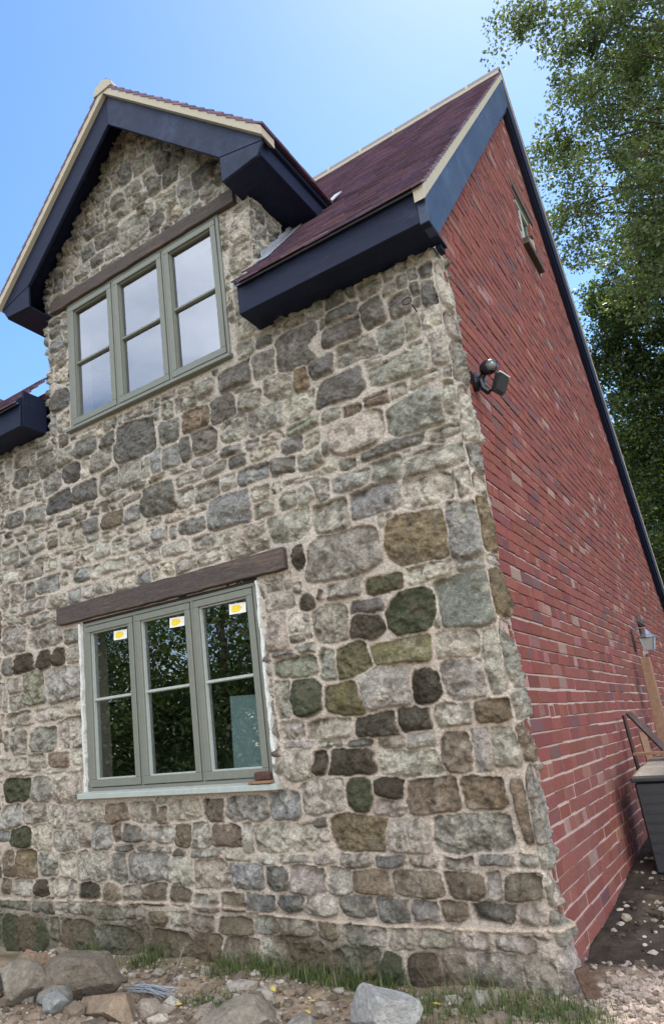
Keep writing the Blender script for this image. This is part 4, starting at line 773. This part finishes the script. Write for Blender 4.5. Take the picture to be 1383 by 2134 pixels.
grass('grass', 2300, clumps([(-1.55, -.10, .10, .05), (-1.35, -.10, .10, .05), (-1.1, -.12, .12, .06), (-.9, -.12, .1, .05), (-1.75, -.15, .08, .08), (-2.35, -.2, .06, .06), (-2.9, -.12, .06, .04), (-.35, -.2, .15, .08)]), .02, .17, 'tufts of green grass and weeds growing along the foot of the stone wall', 21)
grass('grass', 2400, clumps([(-.12, -.22, .10, .07), (.03, -.16, .07, .06), (-.35, -.35, .16, .08), (.10, -.3, .08, .1), (-.6, -.3, .12, .06), (-1.5, -.6, .12, .06)]), .02, .09, 'short green grass around the foot of the house corner', 22)
# moss and low weeds: small leaf discs
# bundle of grey wires
m = MB(); rr = random.Random(9)
for i in range(26):
    x0 = rr.uniform(-.15, -.08); x1 = rr.uniform(.10, .18); y0, y1 = rr.uniform(-.07, .07), rr.uniform(-.07, .07); z0 = rr.uniform(.005, .035)
    m.tube([(x0, y0, z0), ((x0+x1)/2, (y0+y1)/2+rr.uniform(-.01, .01), z0+rr.uniform(.0, .015)), (x1, y1, z0+rr.uniform(-.004, .01))], .0022, 5)
o = m.build('wire_bundle', M['straw']); o.location = (-1.93, -.58, gz(-1.93, -.58)+.01); o.rotation_euler = (0, 0, -.15); tag(o, 'bundle of thin grey wires lying on the ground beside the big brown boulder', 'wire bundle')
m = MB(); m.tube([(0, 0, 0), (.03, .01, .07), (.055, .04, .15), (.06, .05, .17), (.045, .05, .155)], [.004, .004, .0035, .003, .002], 6); o = m.build('stick', M['lid']); o.location = (-1.93, -.42, gz(-1.93, -.42)); tag(o, 'thin pale stalk standing up from the ground before the wall', 'stick')

# ================================================================ SMALL THINGS
# brick piece and slip of wood on the lower sill
m = MB(); m.box(-.075, .085, -.025, .025, -.008, .008); o = m.build('wood_offcut', M['plank'], None, bevel=.002); o.location = (-1.50, -.035, .9905); o.rotation_euler = (0, 0, -.05); tag(o, 'thin pinkish slip of wood lying on the right end of the lower sill', 'wood offcut')
m = MB(); m.box(-.05, .05, -.022, .022, -.024, .024, (.10, .055, .045)); o = m.build('brick_piece', M['rock'], None, bevel=.008); o.location = (-1.475, -.038, 1.024); o.rotation_euler = (.03, 0, .12); tag(o, 'dark brown piece of brick resting on the wood slip on the sill', 'brick')
# eye hook
h_ = empty('eye_hook', (-.17, -.02, 3.49), 'rusty iron eye hook sticking out of the stone wall under the eaves', 'hook')
m = MB(); m.tube([(-.17, .02, 3.475), (-.17, -.06, 3.485)], .004, 6); m.build('shank', M['iron'], h_)
m = MB(); m.tube([(-.19+.027*math.cos(t), -.075, 3.508+.019*math.sin(t)) for t in np.linspace(-.7, 5.2, 14)], .0042, 6); m.build('eye', M['iron'], h_)
# security light with motion sensor
sx, sy, sz = -.02, .34, 3.10
s_ = empty('security_light', (sx, sy, sz), 'black security floodlight with motion sensor on the brick wall near the corner', 'security light')
def ball(m, c, r, sx_=1, sy_=1, sz_=1, n=12):
    b = len(m.v)
    for i in range(n+1):
        for k in range(n):
            a_ = math.pi*i/n; t = 2*math.pi*k/n; m.v.append((c[0]+r*sx_*math.sin(a_)*math.cos(t), c[1]+r*sy_*math.sin(a_)*math.sin(t), c[2]+r*sz_*math.cos(a_)))
    for i in range(n):
        for k in range(n): m.f.append((b+i*n+k, b+i*n+(k+1) % n, b+(i+1)*n+(k+1) % n, b+(i+1)*n+k))
m = MB(); m.tube([(sx-.01, sy, sz), (sx+.028, sy, sz)], .055, 20); m.build('wall_plate', M['blackplastic'], s_, bevel=.004)
m = MB(); m.tube([(sx+.02, sy, sz+.0), (sx+.055, sy, sz+.02), (sx+.075, sy-.01, sz+.045)], .018, 10); m.build('arm', M['blackplastic'], s_)
m = MB(); m.tube([(sx+.045, sy-.0, sz+.0), (sx+.05, sy, sz-.05), (sx+.075, sy, sz-.085)], .020, 10); m.build('bracket', M['blackplastic'], s_)
m = MB(); ball(m, (sx+.10, sy-.02, sz+.05), .048, 1.1, 1, .9); m.build('sensor_dome', M['blackplastic'], s_, smooth=True)
M['lens'] = mat('sensor_lens', (.12, .12, .11), .25, (8, .1)); m = MB(); ball(m, (sx+.118, sy-.045, sz+.04), .030, 1, .8, .8); m.build('sensor_lens', M['lens'], s_, smooth=True)
m = MB(); m.prism([(-.052, -.054), (.052, -.054), (.06, .054), (-.06, .054)], 'x', 0, .03); fl = m.build('flood_head', M['blackplastic'], None, bevel=.006)
fl.parent = s_; fl.location = (.125, -.0, -.055); fl.rotation_euler = (0, R(28), R(-10))
m = MB(); m.box(.0305, .036, -.05, .05, -.04, .042); gl = m.build('flood_glass', M['shadeblack'], None); gl.parent = fl
m = MB(); m.box(-.004, .004, -.058, .058, .054, .060); ee = m.build('flood_trim', M['white'], None); ee.parent = fl; ee.location = (.028, 0, 0)
# lantern on the brick wall
lx, ly, lz = .13, 4.62, 1.86
l_ = empty('wall_lantern', (-.02, ly, lz), 'grey metal lantern hanging beside the timber post on the brick wall', 'lantern')
m = MB(); m.box(-.02, -.008, ly-.05, ly+.05, lz-.10, lz+.16); m.build('back_plate', M['shadeblack'], l_, bevel=.003)
m = MB(); m.tube([(-.01, ly, lz+.10), (.05, ly, lz+.16), (lx, ly, lz+.15), (lx, ly, lz+.12)], .009, 8); m.build('arm', M['zinc'], l_)
m = MB()
n = 8; prof = [(.015, .15), (.03, .13), (.05, .10), (.085, .075), (.10, .065), (.10, .055)]
for r_, zz in prof:
    for k in range(n): t = 2*math.pi*k/n; m.v.append((lx+r_*math.cos(t), ly+r_*math.sin(t), lz+zz-.02))
for i in range(len(prof)-1):
    for k in range(n): m.f.append((i*n+k, i*n+(k+1) % n, (i+1)*n+(k+1) % n, (i+1)*n+k))
m.f.append(tuple(range(n))); m.f.append(tuple(range((len(prof)-1)*n, len(prof)*n))); m.build('cap', M['zinc'], l_)
m = MB(); m.hexa([(lx-.045, ly-.045, lz-.10), (lx+.045, ly-.045, lz-.10), (lx+.045, ly+.045, lz-.10), (lx-.045, ly+.045, lz-.10), (lx-.07, ly-.07, lz+.03), (lx+.07, ly-.07, lz+.03), (lx+.07, ly+.07, lz+.03), (lx-.07, ly+.07, lz+.03)]); M['lanternglass'] = mat('frosted_lantern_glass', (.30, .30, .28), .2, (20, .2)); m.build('lantern_glass', M['lanternglass'], l_)
m = MB()
for a_, b_ in ((-1, -1), (1, -1), (1, 1), (-1, 1)): m.tube([(lx+a_*.047, ly+b_*.047, lz-.105), (lx+a_*.073, ly+b_*.073, lz+.035)], .006, 5)
m.box(lx-.05, lx+.05, ly-.05, ly+.05, lz-.115, lz-.101); m.build('cage', M['zinc'], l_); l_.scale = (.85, .85, .85)
# timber post
m = MB(); m.hexa([(.06, 4.15, .25), (.17, 4.15, .25), (.17, 4.25, .25), (.06, 4.25, .25), (.045, 4.25, 1.68), (.125, 4.25, 1.68), (.125, 4.33, 1.68), (.045, 4.33, 1.68)])
o = m.build('timber_post', M['plank'], None, bevel=.004); tag(o, 'upright new timber plank leaning on the brick wall below the lantern', 'plank')
# storage box
bx, by = .125, 1.95; bz = gz(.3, 2.2)
s_ = empty('storage_box', (bx, by, bz), 'dark plastic garden storage box standing against the brick wall with junk on its lid', 'storage box')
m = MB(); zb, zt = .27, .735
m.hexa([(bx+.02, by-.02, zb-.1), (bx+1.1, by-.02, zb-.1), (bx+1.1, by+.62, zb-.1), (bx+.02, by+.62, zb-.1), (bx-.005, by+.0, zt), (bx+1.12, by+.0, zt), (bx+1.12, by+.66, zt), (bx-.005, by+.66, zt)]); m.build('body', M['binplastic'], s_, bevel=.012)
m = MB()
for k in range(7):
    z_ = zb+.03+k*.06; m.box(bx+.03, bx+1.08, by-.028+.003*k, by-.010+.003*k, z_, z_+.012)
m.build('panel_rib', M['binplastic'], s_)
m = MB(); m.box(bx-.02, bx+1.14, by-.03, by+.68, zt+.001, zt+.035); m.build('rim', M['binplastic'], s_, bevel=.008)
m = MB(); m.hexa([(bx-.015, by-.02, zt+.036), (bx+1.135, by-.02, zt+.036), (bx+1.135, by+.67, zt+.036), (bx-.015, by+.67, zt+.036), (bx+.05, by+.06, zt+.095), (bx+1.05, by+.06, zt+.095), (bx+1.05, by+.6, zt+.12), (bx+.05, by+.6, zt+.12)]); m.build('lid', M['lid'], s_, bevel=.01)
# boards piled behind / on the box
def board(p0, p1, w, t, mt, label, name='wooden_board'):
    p0, p1 = Vector(p0), Vector(p1); d = (p1-p0); L = d.length; m = MB(); m.box(-w/2, w/2, -t/2, t/2, 0, L); o = m.build(name, mt, None, bevel=.002); o.location = p0; o.rotation_euler = d.to_track_quat('Z', 'Y').to_euler(); return tag(o, label, 'board')
board((.34, 2.30, zt+.13), (.08, 2.66, 1.18), .05, .02, M['darkplank'], 'dark board slanting up from the box lid against the brick wall')
board((.06, 2.74, .60), (.02, 2.80, 1.17), .02, .03, M['darkplank'], 'thin dark stick standing upright behind the storage box')
board((.10, 2.38, zt+.16), (.7, 2.30, zt+.17), .09, .02, M['plank'], 'short brown board lying across the back of the box lid')
board((.16, 2.72, .60), (.12, 2.80, 1.03), .05, .02, M['plank'], 'pale upright board propped behind the storage box')

# ================================================================ TREES
def leaf_cloud(name, cen, rad, per, size, pal, parent, seed, squash=.75):
    r = np.random.default_rng(seed); cen = np.repeat(np.array(cen), per, 0); rad = np.repeat(np.array(rad), per); n = len(cen)
    d = r.normal(0, 1, (n, 3)); d /= np.linalg.norm(d, axis=1)[:, None]; p = cen+d*(rad*r.uniform(.15, 1, n)**.6)[:, None]*np.array([1, 1, squash])
    nrm = r.normal(0, 1, (n, 3)); nrm[:, 2] += .8; nrm /= np.linalg.norm(nrm, axis=1)[:, None]
    t = np.cross(nrm, r.normal(0, 1, (n, 3))); t /= np.linalg.norm(t, axis=1)[:, None]; b = np.cross(nrm, t); s = size*r.uniform(.6, 1.3, n)[:, None]
    V = np.stack([p-t*s*.5, p+b*s*.28+nrm*s*.08, p+t*s*.5, p-b*s*.28+nrm*s*.08], 1)
    me = bpy.data.meshes.new(name); me.vertices.add(n*4); me.vertices.foreach_set('co', V.reshape(-1).astype('f')); me.loops.add(n*4); me.loops.foreach_set('vertex_index', np.arange(n*4, dtype='i'))
    me.polygons.add(n); me.polygons.foreach_set('loop_start', np.arange(0, n*4, 4, dtype='i')); me.polygons.foreach_set('loop_total', np.full(n, 4, 'i')); me.update(calc_edges=True)
    pc = np.array(pal)[r.integers(0, len(pal), n)]*r.uniform(.7, 1.3, n)[:, None]; cl = np.repeat(r.uniform(.7, 1.35, n//per+1), per)[:n]; pc = pc*cl[:, None]
    c = np.ones((n, 4, 4), 'f'); c[:, :, :3] = pc[:, None]; at = me.color_attributes.new('tint', 'FLOAT_COLOR', 'POINT'); at.data.foreach_set('color', c.ravel())
    return link(name, me, M['leaf'], parent)
def tree(base, h_, blobs, per, size, pal, label, seed, tr=.22, group=None, crad=(.35, .6), gate=.0, branches=.5):
    rr = random.Random(seed); x0, y0, z0 = base; t = empty('tree', base, label, 'tree', group)
    m = MB(); pts = []; top = (x0+rr.uniform(-.5, .3), y0, z0+h_)
    for k in range(9): q = k/8; pts.append((x0+(top[0]-x0)*q+rr.uniform(-.12, .12), y0+rr.uniform(-.12, .12), z0-.2+(h_+.2)*q))
    m.tube(pts, [tr*(1-.85*k/8) for k in range(9)], 9)
    cen = []; rad = []
    for bx_, by_, bz_, rx, ry, rz, n in blobs:
        c = 0; tries = 0
        while c < n and tries < n*20:
            tries += 1; d = Vector((rr.gauss(0, 1), rr.gauss(0, 1), rr.gauss(0, 1))).normalized()*(rr.uniform(.1, 1)**.45)
            p = (bx_+d.x*rx, by_+d.y*ry, bz_+d.z*rz)
            g_ = float(fbm(np.array([p[0]*.9+p[2]*.6]), np.array([p[1]*.9-p[2]*.7]), seed+5, 1.4, 2)[0])
            if g_ < gate: continue
            cen.append(p); rad.append(rr.uniform(*crad)); c += 1
            if rr.random() < branches:
                zq = min(max(z0+h_*.25, p[2]-rr.uniform(.6, 2.0)), z0+h_*.97); q = (zq-z0)/h_; s = Vector((x0+(top[0]-x0)*q, y0, zq)); e = Vector(p); L = (e-s).length
                md = s.lerp(e, .5)+Vector((rr.uniform(-.1, .1)*L, rr.uniform(-.1, .1)*L, rr.uniform(.0, .12)*L)); r0 = min(tr*.45, .012*L+.01)
                m.tube([s, s.lerp(md, .5)+Vector((rr.uniform(-.04, .04)*L, 0, rr.uniform(-.03, .05)*L)), md, md.lerp(e, .55)+Vector((rr.uniform(-.05, .05)*L, 0, rr.uniform(-.05, .05)*L)), e], [r0, r0*.7, r0*.5, r0*.3, r0*.12], 5)
    m.build('trunk', M['bark'], t, smooth=True); leaf_cloud('crown', cen, rad, per, size, pal, t, seed)
    return t
GRN = [(.055, .085, .025), (.07, .10, .03), (.045, .07, .025), (.09, .11, .03)]
DRK = [(.025, .042, .016), (.035, .058, .02), (.022, .038, .018), (.05, .075, .024)]
tree((2.9, 9.9, .7), 16, [(1.42, 9.6, 13.27, 1.08, 1.18, 1.08, 50), (0.65, 9.6, 14.01, 0.66, 0.73, 0.66, 22), (-0.41, 9.6, 14.68, 0.46, 0.50, 0.40, 7), (0.05, 9.6, 14.62, 0.45, 0.50, 0.40, 8), (0.83, 9.6, 12.73, 0.90, 0.99, 0.90, 34), (1.32, 9.6, 11.40, 1.10, 1.22, 1.10, 44), (0.35, 9.6, 11.97, 0.62, 0.68, 0.62, 16), (0.32, 9.6, 11.12, 0.80, 0.88, 0.80, 18), (-0.33, 9.6, 11.54, 0.46, 0.50, 0.46, 9), (0.69, 9.6, 9.96, 0.95, 1.05, 0.95, 28), (-0.20, 9.6, 10.38, 0.58, 0.64, 0.50, 9), (0.16, 9.6, 9.25, 0.65, 0.72, 0.65, 12), (-0.48, 9.6, 9.80, 0.33, 0.37, 0.33, 4), (0.85, 9.6, 8.50, 0.82, 0.90, 0.82, 40), (2.3, 9.6, 12.38, 1.45, 1.38, 1.25, 60), (2.0, 9.6, 9.62, 1.33, 1.24, 1.13, 60), (3.6, 10, 11.5, 1.8, 1.8, 3, 80), (2.4, 9.8, 14.9, 1.5, 1.4, 1.0, 50)], 90, .080, [(.075, .10, .048), (.09, .12, .058), (.06, .082, .042), (.12, .135, .06)], 'tall airy broadleaf tree with feathery branches against the bright sky behind the gable', 31, gate=-.9, branches=.20, crad=(.22, .42))
tree((2.6, 12.5, .8), 11, [(-0.14, 12.0, 9.41, 0.48, 0.53, 0.48, 22), (0.43, 12.0, 8.69, 0.83, 0.92, 0.83, 60), (-0.05, 12.0, 8.03, 0.62, 0.68, 0.62, 40), (0.37, 12.0, 7.12, 0.80, 0.88, 0.80, 60), (-0.06, 12.0, 6.24, 0.59, 0.65, 0.59, 40), (0.09, 12.0, 5.29, 0.58, 0.64, 0.58, 40), (-0.00, 12.0, 4.05, 0.67, 0.74, 0.67, 50), (1.3, 12.0, 7.17, 1.2, 1.11, 1.6, 90), (1.4, 12.0, 9.23, 1.1, 1.11, 0.95, 60), (2.6, 12.2, 7, 1.6, 1.5, 3.4, 120), (1.75, 12, 11.0, 1.2, 1.2, 1.6, 90), (.95, 12, 10.2, .7, .8, .9, 36), (1.9, 12, 13.4, 1.2, 1.2, 1.6, 70), (1.0, 12, 4.0, 1.1, 1, 2.2, 90)], 100, .085, DRK+[(.11, .13, .03), (.08, .12, .03)], 'dense dark green tree rising behind the low end of the brick gable', 32, gate=-.9, branches=.1, crad=(.25, .5))
tree((-.6, 15.5, .9), 8, [(.2, 15.5, 5.4, 1.6, 1.4, 3.2, 150), (-1.2, 15.5, 5.0, 1.5, 1.4, 2.6, 90), (1.8, 16, 6.5, 1.6, 1.4, 3.5, 120)], 110, .11, DRK, 'dark background tree farthest down behind the house', 33, gate=-.8, branches=.15)
for i, (x, y, h_, w) in enumerate([(-9.5, -10.5, 5.6, 3.4), (-14, -9.0, 6.6, 3.8), (-7.0, -14.5, 6.2, 3.6), (-17.5, -14, 8.5, 4.5), (-11.5, -15.5, 8.0, 4.2)]):
    tree((x, y, 0), h_, [(x, y, h_*.62, w, w*.8, h_*.42, 110), (x, y, h_*.25, w*1.1, w*.8, h_*.3, 110)], 90, .14, GRN, 'broadleaf tree across the yard, seen mirrored in the lower window panes', 50+i, group='trees across the yard', crad=(.6, 1.0), gate=-.5, branches=.2)
